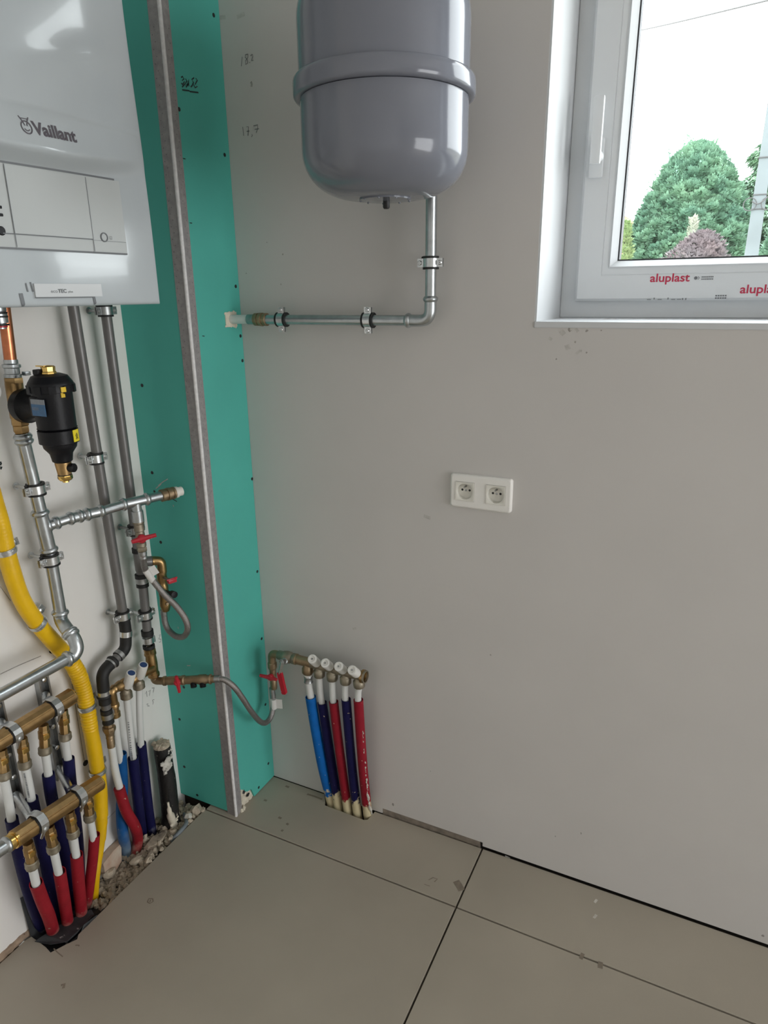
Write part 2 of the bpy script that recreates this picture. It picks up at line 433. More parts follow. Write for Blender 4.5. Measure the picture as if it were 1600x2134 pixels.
# pencil figures, specks and scuffs on the back wall
b = MB(); w = 0.0017
b.stroke([(0.253, 0, 1.879), (0.2489, 0, 1.862)], w, NY)
b.stroke([(0.2686, 0, 1.882), (0.2622, 0, 1.882), (0.2605, 0, 1.877), (0.2652, 0, 1.873), (0.2672, 0, 1.866), (0.2606, 0, 1.864), (0.2612, 0, 1.871), (0.268, 0, 1.876), (0.2686, 0, 1.882)], w, NY)
b.stroke([(0.271, 0, 1.867), (0.2722, 0, 1.865)], w, NY)
b.stroke([(0.2745, 0, 1.878), (0.2798, 0, 1.88), (0.2806, 0, 1.876), (0.2762, 0, 1.869), (0.2813, 0, 1.869)], w, NY)
b.stroke([(0.2421, 0, 1.746), (0.2432, 0, 1.728)], w, NY)
b.stroke([(0.2526, 0, 1.745), (0.2578, 0, 1.745), (0.2549, 0, 1.727)], w, NY); b.stroke([(0.2518, 0, 1.736), (0.2596, 0, 1.736)], w, NY)
b.stroke([(0.2655, 0, 1.729), (0.2665, 0, 1.726), (0.2638, 0, 1.724)], w, NY)
b.stroke([(0.2708, 0, 1.745), (0.2825, 0, 1.746), (0.2818, 0, 1.738), (0.2773, 0, 1.731)], w, NY); b.stroke([(0.274, 0, 1.738), (0.2857, 0, 1.738)], w, NY)
build('pencil_figures', b, 'pencil', wall_back)
b = MB()
b.stroke([(0.2717, 0, 1.83), (0.2737, 0, 1.825), (0.2721, 0, 1.82)], 0.005, NY)
for p, s in (((0.9753, 0, 1.311), 0.006), ((0.9896, 0, 1.319), 0.007), ((1.022, 0, 1.317), 0.005), ((1.002, 0, 1.296), 0.005), ((1.049, 0, 1.318), 0.003),
             ((0.8581, 0, 0.5711), 0.003), ((0.7089, 0, 0.1905), 0.003), ((1.101, 0, 0.1441), 0.005), ((1.041, 0, 0.1112), 0.003), ((0.5988, 0, 0.0416), 0.007),
             ((1.505, 0, 0.0248), 0.006), ((0.9673, 0, 1.262), 0.003), ((1.025, 0, 1.276), 0.003), ((0.2882, 0, 1.505), 0.002), ((0.33, 0, 1.478), 0.003), ((0.2239, 0, 1.439), 0.004), ((0.3203, 0, 1.413), 0.003)):
    b.lump(p, s * 0.55, rng, (rng.uniform(0.6, 1.3), 0.08, rng.uniform(0.6, 1.4)))
build('scuff_mark', b, 'scuff and gap tone', wall_back)
b = MB()
for pts, s in (([(0.9726, 0, 1.31), (0.9796, 0, 1.316)], 0.010), ([(0.9905, 0, 1.32), (1.001, 0, 1.321), (1.006, 0, 1.315)], 0.006), ([(0.9861, 0, 1.29), (0.9895, 0, 1.281)], 0.010),
               ([(1.005, 0, 1.273), (1.012, 0, 1.279), (1.016, 0, 1.279)], 0.005), ([(0.9494, 0, 1.303), (0.9563, 0, 1.299)], 0.006), ([(0.6843, 0, 0.8951), (0.7012, 0, 0.8915)], 0.008),
               ([(0.2006, 0, 1.959), (0.2159, 0, 1.958)], 0.008), ([(0.246, 0, 1.953), (0.2664, 0, 1.956)], 0.008), ([(0.9189, 0, -0.003), (0.9317, 0, -0.0053)], 0.01), ([(0.4864, 0, 0.5593), (0.4965, 0, 0.5629)], 0.006)):
    b.stroke(pts, s, NY, 0.0004)
build('scuff_mark', b, 'smudge', wall_back)

# other walls, ceiling: never in view, they close the room
DY0, DY1, DZ = -2.15, -0.05, 2.02                 # doorway added in the right wall to bring in light
b = MB().bx(RX, RX + 0.25, -3.9, DY0, 0, 2.62).bx(RX, RX + 0.25, DY1, 0.0, 0, 2.62).bx(RX, RX + 0.25, DY0, DY1, DZ, 2.62)
wall_right = build('wall_right', b, 'ceiling paint', kind='structure', flat=True)
b = MB().bx(-0.3, RX + 0.3, -4.1, -3.9, 0, 2.62)
build('wall_front', b, 'ceiling paint', kind='structure', flat=True)
b = MB().bx(-0.3, RX + 0.3, -4.1, 0.3, 2.62, 2.8)
build('ceiling', b, 'ceiling paint', kind='structure', flat=True)
b = MB().bx(RX - 0.01, RX + 0.15, DY0 - 0.05, DY0 + 0.03, 0, DZ).bx(RX - 0.01, RX + 0.15, DY1 - 0.03, DY1 + 0.05, 0, DZ).bx(RX - 0.01, RX + 0.15, DY0 - 0.05, DY1 + 0.05, DZ - 0.03, DZ + 0.05)
door = build('added_door_1', b, 'pvc', kind='structure', flat=True)
for k in range(3):      # unseen leaves close the added doorway, blocking sky; its lamp is added fill
    w_ = (DY1 - DY0 - 0.06) / 3
    build('leaf', MB().bx(RX + 0.19, RX + 0.235, DY0 + 0.03 + k * w_ + 0.002, DY0 + 0.03 + (k + 1) * w_ - 0.002, 0.005, DZ - 0.03, 0.004), 'pvc', door, flat=True)

# ------------------------------------------------------------------ floor: screed with a trench along the left wall, big tiles on top
b = MB()
b.bx(-0.3, RX + 0.3, -4.1, 0.3, -0.20, -0.075)
b.bx(0.112, RX + 0.3, -4.1, -0.2, -0.075, -0.013).bx(-0.01, 0.112, -4.1, -0.712, -0.075, -0.013).bx(0.0, 0.4, -0.17, 0.02, -0.075, -0.013).bx(0.4, 0.545, -0.2, -0.052, -0.075, -0.013).bx(0.545, RX + 0.3, -0.2, 0.012, -0.075, -0.013)
b.bx(0.112, 0.4, -0.2, -0.17, -0.075, -0.013)
floor = build('floor', b, 'grout', kind='structure', flat=True)
def tile(poly):
    b = MB().prism([(x, y, -0.011) for x, y in poly], (0, 0, 0.011))
    bm = bmesh.new(); vs = [bm.verts.new(v) for v in b.v]
    for f in b.f: bm.faces.new([vs[i] for i in f])
    bmesh.ops.bevel(bm, geom=[e for e in bm.edges if all(abs(v.co.z) < 1e-6 for v in e.verts)], offset=0.0008, segments=1, affect='EDGES')
    bm.verts.index_update(); c = MB(); c.v = [v.co.copy() for v in bm.verts]; c.f = [tuple(v.index for v in f.verts) for f in bm.faces]; bm.free()
    return build('tile', c, 'tile', floor, flat=True)
g = 0.0021
JX, JY = 0.8586, -0.2005
t_corner = tile([(0.105, JY + g), (JX - g, JY + g), (JX - g, -0.003), (0.543, -0.003), (0.540, -0.040), (0.530, -0.046), (0.402, -0.043), (0.394, -0.024), (0.378, -0.003), (0.19, -0.003), (0.19, -0.165), (0.105, -0.165)])
t_strip = tile([(JX + g, JY + g), (2.05, JY + g), (2.05, -0.003), (JX + g, -0.003)])
t_main = tile([(0.103, JY - g), (0.103, -0.640), (0.112, -0.650), (0.098, -0.672), (0.085, -0.70), (0.063, -0.694), (0.035, -0.692), (0.010, -0.690), (0.006, -0.70), (0.006, -1.40), (JX - g, -1.40), (JX - g, JY - g)])
t_right = tile([(JX + g, JY - g), (JX + g, -1.40), (2.05, -1.40), (2.05, JY - g)])
tile([(2.054, JY - g), (2.054, -1.40), (RX, -1.40), (RX, JY - g)]); tile([(2.054, JY + g), (RX, JY + g), (RX, -0.003), (2.054, -0.003)])
for x0, x1 in ((0.006, JX - g), (JX + g, 2.05), (2.054, RX)):
    tile([(x0, -1.404), (x0, -2.6), (x1, -2.6), (x1, -1.404)]); tile([(x0, -2.604), (x0, -3.9), (x1, -3.9), (x1, -2.604)])
# marks on the tiles
b = MB()
b.stroke([(0.8321, -0.1297, 0), (0.843, -0.1388, 0), (0.8546, -0.1505, 0)], 0.017, UP, 0.0003)
b.stroke([(0.7697, -0.1561, 0), (0.7766, -0.1447, 0), (0.788, -0.1442, 0), (0.7848, -0.1553, 0)], 0.003, UP, 0.0003)
b.stroke([(0.765, -0.1727, 0), (0.78, -0.1719, 0)], 0.002, UP, 0.0003)
for q in (((0.2563, -0.0231, 0), (0.2688, -0.0241, 0)), ((0.2325, -0.0988, 0), (0.2423, -0.0985, 0)), ((0.3092, -0.1379, 0), (0.3196, -0.139, 0)), ((0.343, -0.1479, 0), (0.3508, -0.1501, 0)), ((0.3438, -0.1748, 0), (0.3505, -0.1754, 0))):
    b.stroke(q, 0.007, UP, 0.0003)
b.stroke([(0.3329, -0.0252, 0), (0.3585, -0.0241, 0), (0.3835, -0.0254, 0)], 0.006, UP, 0.0003)
b.stroke([(0.5527, 0.0204, 0), (0.6076, 0.0153, 0), (0.6818, 0.0122, 0), (0.7687, 0.0052, 0), (0.8299, 0.0045, 0)], 0.010, UP, 0.0004)
build('stain', b, 'tile smudge', t_corner)
b = MB()
b.stroke([(0.1827, -0.5063, 0), (0.1788, -0.4975, 0), (0.1872, -0.4935, 0), (0.1943, -0.4992, 0), (0.1909, -0.5068, 0), (0.1827, -0.5063, 0)], 0.003, UP, 0.0003)
b.stroke([(0.185, -0.4976, 0), (0.1879, -0.5038, 0)], 0.003, UP, 0.0003)
b.stroke([(0.1699, -0.7423, 0), (0.1737, -0.737, 0), (0.1798, -0.7445, 0)], 0.006, UP, 0.0003)
b.stroke([(0.1199, -0.6624, 0), (0.1267, -0.6592, 0), (0.1297, -0.6604, 0)], 0.003, UP, 0.0003)
b.stroke([(0.0828, -0.6892, 0), (0.1005, -0.6924, 0), (0.118, -0.6942, 0)], 0.0025, UP, 0.0003)
build('stain', b, 'tile smudge', t_main)
b = MB()
for q in ((1.154, -0.0419, 0), (1.16, -0.0855, 0)):
    q = V(q); b.stroke([q + V((-0.002, -0.006, 0)), q + V((0.002, 0.006, 0))], 0.006, UP, 0.0004)
build('paint_fleck', b, 'plaster lump', t_strip)
b = MB()
for q in (((1.147, -0.2004, 0), (1.155, -0.2014, 0)), ((1.186, -0.2052, 0), (1.196, -0.2041, 0))): b.stroke(q, 0.016, UP, 0.0004)
build('stain', b, 'tile smudge', t_right)

# ------------------------------------------------------------------ green plasterboard casing in the corner
casing = bpy.data.objects.new('wall_casing', None); COL.objects.link(casing); casing['kind'] = 'structure'
casing['label'] = 'green plasterboard pipe casing in the room corner with a grey metal corner bead'
FX, FY = 0.2, -0.185
b = MB().bx(0.0, FX - 0.001, FY, FY + 0.0125, 0.006, 2.62)
front_board = build('front_board', b, 'green board', casing, flat=True)
side = [(FY + 0.013, 2.62), (FY + 0.013, 0.060), (-0.155, 0.068), (-0.150, 0.062), (-0.142, 0.058), (-0.138, 0.047), (-0.128, 0.040), (-0.112, 0.036), (-0.106, 0.020), (-0.100, 0.002), (-0.0005, 0.002), (-0.0005, 2.62)]
b = MB().prism([(FX - 0.0125, y, z) for y, z in side], (0.0125, 0, 0))
side_board = build('side_board', b, 'green board', casing, flat=True)
rng = random.Random(5)
b = MB().bx(FX - 0.020, FX - 0.006, -0.178, -0.095, 0.0005, 0.075)
for k in range(26): b.lump((FX - 0.006, rng.uniform(-0.168, -0.112), rng.uniform(0.004, 0.05)), rng.uniform(0.004, 0.010), rng, (0.45, 1, 1))
for k in range(5): b.lump((FX + 0.002, rng.uniform(-0.165, -0.15), rng.uniform(0.0, 0.006)), 0.006, rng)
build('broken_core', b, 'gypsum core', casing)
b = MB().lump((0.1985, -0.1429, 0.0483), 0.006, rng, (0.5, 1, 0.8)).lump((0.1985, -0.1276, 0.0267), 0.006, rng, (0.5, 1.4, 0.7)).lump((0.1985, -0.1415, -0.0143), 0.006, rng, (0.5, 1.5, 0.6))
build('hole', b, 'black', casing)
# corner bead: two perforated wings and a rounded nose
b = MB().prism([(FX - 0.030, FY - 0.0006, 0), (FX - 0.0015, FY - 0.0022, 0), (FX + 0.0006, FY - 0.0006, 0), (FX + 0.0022, FY + 0.0015, 0), (FX + 0.0006, FY + 0.026, 0), (FX + 0.0001, FY + 0.026, 0), (FX + 0.0001, FY - 0.0001, 0), (FX - 0.030, FY - 0.0001, 0)], (0, 0, 2.62))
bead = build('corner_bead', b, 'corner bead', casing, flat=True)
b = MB().tube([(FX - 0.0004, FY + 0.0004, 0), (FX - 0.0004, FY + 0.0004, 2.62)], 0.0042, 12)
build('bead_nose', b, 'bead ridge', bead)
b = MB()
for k in range(150):
    z = 0.03 + k * 0.0125
    b.lathe((FX - 0.024 + 0.006 * (k % 2), FY - 0.0012, z), NY, [(0.001, 0), (0.001, 0.0004)], 6); b.lathe((FX + 0.0012, FY + 0.013 + 0.006 * (k % 2), z), PX, [(0.001, 0), (0.001, 0.0004)], 6)
o = build('perforations', b, 'bead hole', bead); o['kind'] = 'stuff'
b = MB().lathe((0, 0, 0), NY, [(0.0042, -0.001), (0.0042, 0.0005), (0.003, 0.0007)], 10)
s0 = build('screw', b, 'black', casing)
def screw(p, nrm, first=[True]):
    if first[0]: o = s0; first[0] = False
    else: o = s0.copy(); COL.objects.link(o); o.parent = casing
    o.location = p; o.rotation_euler = (0, 0, 0 if nrm == 'y' else PI / 2)
for p in ((0.0375, -0.185, 1.189), (0.0366, -0.185, 0.9758), (0.0379, -0.185, 0.7933), (0.0294, -0.185, 0.2659), (0.026, -0.185, 0.1065), (0.1744, -0.185, 0.3649), (0.0631, -0.185, 0.0217), (0.0593, -0.185, 0.3765)): screw(p, 'y')
for p in ((0.2, -0.02, 1.958), (0.2, -0.1561, 1.754), (0.2, -0.0178, 1.691), (0.2, -0.0128, 1.41), (0.2, -0.0083, 1.295), (0.2, -0.0079, 1.236), (0.2, -0.0038, 0.933), (0.2, -0.0101, 0.6741), (0.2, -0.0128, 0.4713), (0.2, -0.0175, 0.2609), (0.2, -0.0246, 0.0621), (0.2, -0.0777, 0.0161)): screw(p, 'x')
b = MB(); w = 0.0028
b.stroke([(0.2, -0.1416, 1.814), (0.2, -0.1369, 1.817), (0.2, -0.133, 1.814), (0.2, -0.1394, 1.809), (0.2, -0.1323, 1.809), (0.2, -0.139, 1.802), (0.2, -0.143, 1.804)], w, PX)
b.stroke([(0.2, -0.1285, 1.815), (0.2, -0.1246, 1.812), (0.2, -0.1298, 1.806), (0.2, -0.1244, 1.804), (0.2, -0.1183, 1.816), (0.2, -0.1202, 1.803)], w, PX)
b.stroke([(0.2, -0.1412, 1.797), (0.2, -0.1315, 1.805), (0.2, -0.1279, 1.8), (0.2, -0.1209, 1.808)], w, PX)
b.stroke([(0.2, -0.1011, 1.823), (0.2, -0.1093, 1.818), (0.2, -0.104, 1.814), (0.2, -0.1093, 1.807), (0.2, -0.1144, 1.803)], w, PX)
b.stroke([(0.2, -0.0967, 1.823), (0.2, -0.091, 1.821), (0.2, -0.0999, 1.811), (0.2, -0.0927, 1.809), (0.2, -0.1008, 1.805), (0.2, -0.1045, 1.81)], w, PX)
b.stroke([(0.2, -0.1419, 1.792), (0.2, -0.1198, 1.795), (0.2, -0.1186, 1.794), (0.2, -0.0912, 1.798)], w, PX)
for q in (((0.2, -0.165, 1.779), (0.2, -0.1594, 1.779)), ((0.2, -0.1579, 1.663), (0.2, -0.1506, 1.663)), ((0.2, -0.1552, 1.539), (0.2, -0.1477, 1.539)), ((0.2, -0.1478, 1.303), (0.2, -0.1399, 1.302))): b.stroke(q, 0.002, PX)
build('marker_figures', b, 'ink', side_board)
b = MB()
b.lump((0.0924, -0.186, 0.9273), 0.011, rng, (1.3, 0.12, 1.2)); b.stroke([(0.0944, -0.185, 0.915), (0.1075, -0.185, 0.9105)], 0.002, NY); b.stroke([(0.0342, -0.185, 0.9288), (0.0402, -0.185, 0.927)], 0.006, NY)
build('hole', b, 'black', front_board)
b = MB()
for q in (((0.0522, -0.185, 0.9445), (0.0694, -0.185, 0.9562), (0.0861, -0.185, 0.9653)), ((0.0431, -0.185, 0.9361), (0.0622, -0.185, 0.9493)), ((0.0802, -0.185, 0.4482), (0.0921, -0.185, 0.4512)), ((0.0636, -0.185, 0.5601), (0.0645, -0.185, 0.5547)), ((0.0939, -0.185, 0.9001), (0.0948, -0.185, 0.8953))): b.stroke(q, 0.0022, NY)
build('scratch', b, 'green board' if False else 'smudge', front_board)
# torn plaster where the vessel pipe leaves the casing
b = MB().bx(FX - 0.004, FX + 0.002, -0.062, -0.020, 1.318, 1.352)
for k in range(14): b.lump((FX + 0.001, rng.uniform(-0.062, -0.020), rng.choice((1.319, 1.351)) + rng.uniform(-0.002, 0.002)), 0.003, rng, (0.5, 1, 1))
build('plaster_patch', b, 'gypsum core', side_board)

# ------------------------------------------------------------------ window
win = bpy.data.objects.new('window_1', None); COL.objects.link(win); win['kind'] = 'structure'; win.location = (WX0, 0.2, WZ0)
win['label'] = 'white plastic tilt window with a lever handle in a deep white reveal'
def frame_ring(mb, x0, x1, z0, z1, prof):
    loops = []
    for d, y in prof:
        b0 = len(mb.v); mb.v += [V((x0 + d, y, z0 + d)), V((x1 - d, y, z0 + d)), V((x1 - d, y, z1 - d)), V((x0 + d, y, z1 - d))]; loops.append(b0)
    for p, q in zip(loops, loops[1:]): mb.bridge(p, q, 4)
    return mb
b = frame_ring(MB(), WX0 + 0.0035, WX1 - 0.0035, WZ0, WZ1 - 0.0035, [(0.0, 0.285), (0.0, 0.212), (0.002, 0.210), (0.045, 0.210), (0.047, 0.214), (0.047, 0.285)])
build('outer_frame', b, 'pvc', win, flat=True)
SX0, SX1, SZ0, SZ1 = 0.957, 1.835, 1.3695, 2.295
sash = None
b = frame_ring(MB(), SX0, SX1, SZ0, SZ1, [(0.0, 0.25), (0.0, 0.195), (0.005, 0.190), (0.0515, 0.190), (0.0522, 0.1914), (0.0532, 0.1914), (0.054, 0.1905), (0.066, 0.1912), (0.067, 0.25)])
sash = build('sash', b, 'pvc', win, flat=True)
b = frame_ring(MB(), SX0, SX1, SZ0, SZ1, [(0.066, 0.24), (0.066, 0.1900), (0.069, 0.1888), (0.081, 0.2090), (0.081, 0.24)])
build('glazing_bead', b, 'reveal paint', sash, flat=True)
b = frame_ring(MB(), SX0, SX1, SZ0, SZ1, [(0.0808, 0.24), (0.0808, 0.2088), (0.0838, 0.2105), (0.0838, 0.24)])
build('gasket', b, 'gasket', sash, flat=True)
b = MB().bx(SX0 + 0.078, SX1 - 0.078, 0.218, 0.222, SZ0 + 0.078, SZ1 - 0.078)
build('pane', b, 'glass', sash, flat=True)
# handle
hp = V((0.983, 0.19, 1.635)); ht = V((0.9781, 0.145, 1.752)); hb = V((0.9869, 0.145, 1.633))
b = MB().bx(hp.x - 0.014, hp.x + 0.014, 0.178, 0.1902, hp.z - 0.024, hp.z + 0.05, 0.004)
handle = build('handle_base', b, 'pvc', sash)
b = MB().bx(hb.x - 0.0105, hb.x + 0.0105, 0.140, 0.152, hb.z - 0.002, ht.z, 0.004)
b.tube([(hb.x + 0.001, 0.146, hb.z + 0.014), (hb.x + 0.003, 0.162, hb.z + 0.014), (hp.x + 0.001, 0.185, hp.z + 0.018)], [0.0095, 0.0105, 0.011], 12)
build('handle_lever', b, 'pvc', handle)
# print on the bottom rail
def rail(px0):
    return lambda u, v: (px0[0] + u, 0.18955, px0[2] + v)
text_mesh('aluplast', 0.0228, rail((1.109, 0.1895, 1.407)), 'maker_print', 'red print', sash, bold=0.0004, sx=1.10)
text_mesh('aluplast', 0.0228, rail((1.279, 0.1895, 1.383)), 'maker_print', 'red print', sash, bold=0.0004, sx=1.10)
b = MB(); p = V((1.196, 0.19, 1.413)); b.lathe((p.x, 0.1897, p.z), NY, [(0.0033, 0), (0.0033, 0.0002)], 14)
b.stroke([(p.x + 0.004, 0.1897, p.z - 0.003), (p.x + 0.0065, 0.1897, p.z), (p.x + 0.004, 0.1897, p.z + 0.003)], 0.0012, NY, 0.0003)
for k in range(2):
    for j in range(7): b.stroke([(p.x + 0.0105 + j * 0.0032, 0.1897, p.z + 0.0018 - 0.0042 * k), (p.x + 0.0131 + j * 0.0032, 0.1897, p.z + 0.0018 - 0.0042 * k)], 0.0021, NY, 0.0003)
p = V((1.236, 0.19, 1.376))
for k in range(2):
    for j in range(5): b.stroke([(p.x + j * 0.0043, 0.1897, p.z + 0.0026 - 0.0046 * k), (p.x + 0.0033 + j * 0.0043, 0.1897, p.z + 0.0026 - 0.0046 * k)], 0.0028, NY, 0.0003)
for q in ((1.121, 0.19, 1.374), (1.148, 0.19, 1.374), (1.176, 0.19, 1.373), (1.182, 0.19, 1.373)): b.stroke([(q[0], 0.1897, q[2] - 0.0022), (q[0], 0.1897, q[2] + 0.0016)], 0.0022, NY, 0.0003)
for q in ((1.111, 0.19, 1.372), (1.132, 0.19, 1.372), (1.158, 0.19, 1.372), (1.169, 0.19, 1.372)): b.stroke([(q[0] - 0.004, 0.1897, q[2]), (q[0] + 0.004, 0.1897, q[2])], 0.0012, NY, 0.0003)
build('small_print', b, 'grey print', sash)

# ------------------------------------------------------------------ boiler
BY0, BY1, BZ0, BZ1 = -0.862, -0.4225, 1.3765, 2.12
def sm(t): t = min(1, max(0, t)); return t * t * (3 - 2 * t)
def bfx(y, z):
    t = (y + 0.642) / 0.22
    x = 0.331 + 0.006 * (1 - t * t) + 0.080 * (y + 0.642)
    e4 = 1 - t ** 4
    x -= 0.013 * sm((z - 1.45) / 0.45) * min(1, abs(t)) ** 4
    za = 1.698 + 0.32 * (y + 0.655)
    if z < za: x += 0.15 * min(za - z, za - 1.6475) * e4
    if z < 1.6475: x -= 0.15 * (za - 1.6475) * sm((1.6475 - z) / 0.06) * e4
    z1 = 1.6475 - 0.004 * t * t; z2 = 1.5915 + 0.017 * t * t
    amp = 0.028 * (1 - abs(t) ** 2.2)
    if z > z1: x += 0.0
    elif z > z2: x += amp * ((z1 - z) / (z1 - z2)) ** 0.9
    else: x += amp * (1 - sm((z2 - z) / 0.026))
    if z1 - 0.003 < z < z1: x -= 0.0012
    if z < 1.455: x += 0.075 * min(1.455 - z, 0.017) * e4
    e = min(y - BY0, BY1 - y, z - BZ0)
    if e < 0.005: x -= 0.004 * (1 - e / 0.005) ** 2
    return x
boiler = thing('wall_boiler', 'white wall-hung gas boiler with rounded front and grey maker lettering, pipes below', 'boiler', (0.0, -0.642, BZ0))
b = MB(); ys = [BY0 + (BY1 - BY0) * i / 88 for i in range(89)]; ys = sorted(set(ys + [BY0 + 0.0015, BY0 + 0.003, BY1 - 0.0015, BY1 - 0.003]))
zs = [BZ0 + 0.0015 * i for i in range(4)] + [1.385 + 0.0035 * i for i in range(82)] + [1.68 + 0.012 * i for i in range(38)]
n = len(ys)
for z in zs:
    for y in ys: b.v.append(V((bfx(y, z), y, z)))
for i in range(len(zs) - 1):
    for j in range(n - 1): b.f.append((i * n + j, i * n + j + 1, (i + 1) * n + j + 1, (i + 1) * n + j))
loop = [j for j in range(n)] + [i * n + n - 1 for i in range(1, len(zs))] + [(len(zs) - 1) * n + j for j in range(n - 2, -1, -1)] + [i * n for i in range(len(zs) - 2, 0, -1)]
k0 = len(b.v); b.v += [V((0.28, b.v[i].y, b.v[i].z)) for i in loop]
for i in range(len(loop)):
    j = (i + 1) % len(loop); b.f.append((loop[i], loop[j], k0 + j, k0 + i))
build('front_cover', b, 'white enamel', boiler, sharp=50)
b = MB().bx(0.0, 0.282, BY0 + 0.002, BY1 - 0.002, BZ0 + 0.002, 2.118, 0.003)
build('casing', b, 'white enamel', boiler)
def bs(y, z, h=0.0006): return V((bfx(y, z) + h, y, z))
def bline(mb, y0, z0, y1, z1, w, h=0.0008):
    m = 24
    return mb.stroke([bs(y0 + (y1 - y0) * i / m, z0 + (z1 - z0) * i / m, h) for i in range(m + 1)], w, PX, 0.0)
def bpatch(y0, y1, z0, z1, h, m=20):
    mb = MB()
    for layer in (h, -0.004):
        for i in range(m + 1):
            for j in range(m + 1): mb.v.append(bs(y0 + (y1 - y0) * j / m, z0 + (z1 - z0) * i / m, layer))
    q = m + 1; o = q * q
    for i in range(m):
        for j in range(m): mb.f.append((i * q + j, i * q + j + 1, (i + 1) * q + j + 1, (i + 1) * q + j))
    lp = [j for j in range(q)] + [i * q + m for i in range(1, q)] + [m * q + j for j in range(m - 1, -1, -1)] + [i * q for i in range(m - 1, 0, -1)]
    for i in range(len(lp)): j = (i + 1) % len(lp); mb.f.append((lp[i], lp[j], o + lp[j], o + lp[i]))
    return mb
panel = build('control_panel', bpatch(-0.80, -0.488, 1.458, 1.568, 0.0015), 'panel grey', boiler, sharp=50)
build('flap', bpatch(-0.684, -0.5545, 1.4775, 1.566, 0.0026), 'panel grey', panel, sharp=50)
b = MB()
bline(b, -0.80, 1.5695, -0.497, 1.5695, 0.0028, 0.0012); bline(b, -0.80, 1.4572, -0.489, 1.4572, 0.0026, 0.0022)
bline(b, -0.6845, 1.459, -0.6845, 1.567, 0.0012, 0.0028); bline(b, -0.5540, 1.459, -0.5540, 1.566, 0.0012, 0.0028); bline(b, -0.72, 1.4765, -0.5545, 1.4765, 0.0014, 0.0029)
bline(b, -0.554, 1.4755, -0.489, 1.4755, 0.0005, 0.0021)
build('seam', b, 'seam grey', panel)
b = MB(); c = bs(-0.532, 1.481, 0.0018)
b.band(c, PX, 0.0056, 0.0072, 0.002, 28); p = bs(-0.519, 1.481, 0.0019)
b.stroke([p + V((0, -0.002, -0.002)), p + V((0, -0.002, 0.002)), p + V((0, 0.002, 0.002)), p + V((0, 0.002, -0.002)), p + V((0, -0.002, -0.002))], 0.0006, PX)
build('reset_button', b, 'seam grey', panel)
b = MB().bx(0.315, bfx(-0.705, 1.52) + 0.0022, -0.765, -0.7035, 1.516, 1.540)
build('display', b, 'seam grey', panel)
for z in (1.4985, 1.5085):
    b = MB(); p = bs(-0.7040, z + 0.002, 0.0); b.box(p, (0.006, 0.015, 0.0042), None, 0.0012); build('button', b, 'black plastic', panel)
b = MB().lathe(bs(-0.7030, 1.4795, -0.002), PX, [(0.0062, 0), (0.0062, 0.004), (0.005, 0.005)], 20); build('knob', b, 'black plastic', panel)
# nameplate tray at the lower edge
plate = build('nameplate', bpatch(-0.669, -0.552, 1.3905, 1.4095, 0.003), 'white plastic', boiler, sharp=50)
b = MB(); bline(b, -0.669, 1.3895, -0.568, 1.3895, 0.0016, 0.0032); bline(b, -0.6885, 1.3775, -0.690, 1.396, 0.006, 0.0008); bline(b, -0.5655, 1.378, -0.567, 1.390, 0.005, 0.0008)
bline(b, -0.6705, 1.398, -0.6725, 1.4115, 0.0022, 0.001); bline(b, -0.6785, 1.398, -0.680, 1.410, 0.0022, 0.001)
build('seam', b, 'seam grey', plate)
def bt(y0, z0, h=0.0007): return lambda u, v: bs(y0 + u, z0 + v, h)
text_mesh('Vaillant', 0.0232, bt(-0.6450, 1.6085), 'maker_lettering', 'logo grey', boiler, bold=0.0008, sx=0.98)
b = MB(); EY, EZ, ER = -0.6550, 1.6150, 0.0074
def ep(a, r=1.0): return bs(EY + ER * r * math.cos(a), EZ + ER * 1.08 * r * math.sin(a), 0.0008)
b.stroke([ep(2 * PI * i / 32) for i in range(33)], 0.0018, PX, 0.0)
for s in (-1, 1):
    b.stroke([bs(EY + s * 0.0015, EZ + 0.002), bs(EY + s * 0.0035, EZ + 0.008), bs(EY + s * 0.0072, EZ + 0.0138)], 0.0017, PX, 0.0)
b.stroke([bs(EY - 0.0065, EZ + 0.0112), bs(EY + 0.0065, EZ + 0.0112)], 0.0012, PX, 0.0)
b.stroke([ep(PI * 1.15 + PI * 0.7 * i / 12, 0.55) for i in range(13)], 0.0012, PX, 0.0)
build('maker_emblem', b, 'logo grey', boiler)
text_mesh('eco', 0.0072, bt(-0.6440, 1.3965, 0.0034), 'model_lettering', 'panel grey' if False else 'seam grey', plate, sx=1.1)
text_mesh('TEC', 0.0074, bt(-0.6318, 1.3965, 0.0034), 'model_lettering', 'seam grey', plate, bold=0.0003, sx=1.1)
text_mesh('plus', 0.0048, bt(-0.6145, 1.3965, 0.0034), 'model_lettering', 'seam grey', plate, sx=1.1)
p = V((0.13, -0.5848, 1.369))
b = MB()
b.lathe((p.x, p.y, BZ0 + 0.012), DN, [(0.0135, 0), (0.0135, 0.020), (0.0125, 0.021), (0.0125, 0.024), (0.0135, 0.025), (0.0135, 0.040), (0.009, 0.041), (0.009, 0.05)], 20)
conn = build('connection_nut', b, 'galvanised', boiler)
b = MB()
for z in (1.3655, 1.359, 1.3455): b.band((p.x, p.y, z), UP, 0.0125, 0.0142, 0.0028, 20)
build('seal_ring', b, 'rubber', conn)
b = MB().lathe((p.x, p.y, 1.345), DN, [(0.011, 0), (0.011, 0.004), (0.0, 0.005)], 16); build('cap', b, 'red handle', conn)

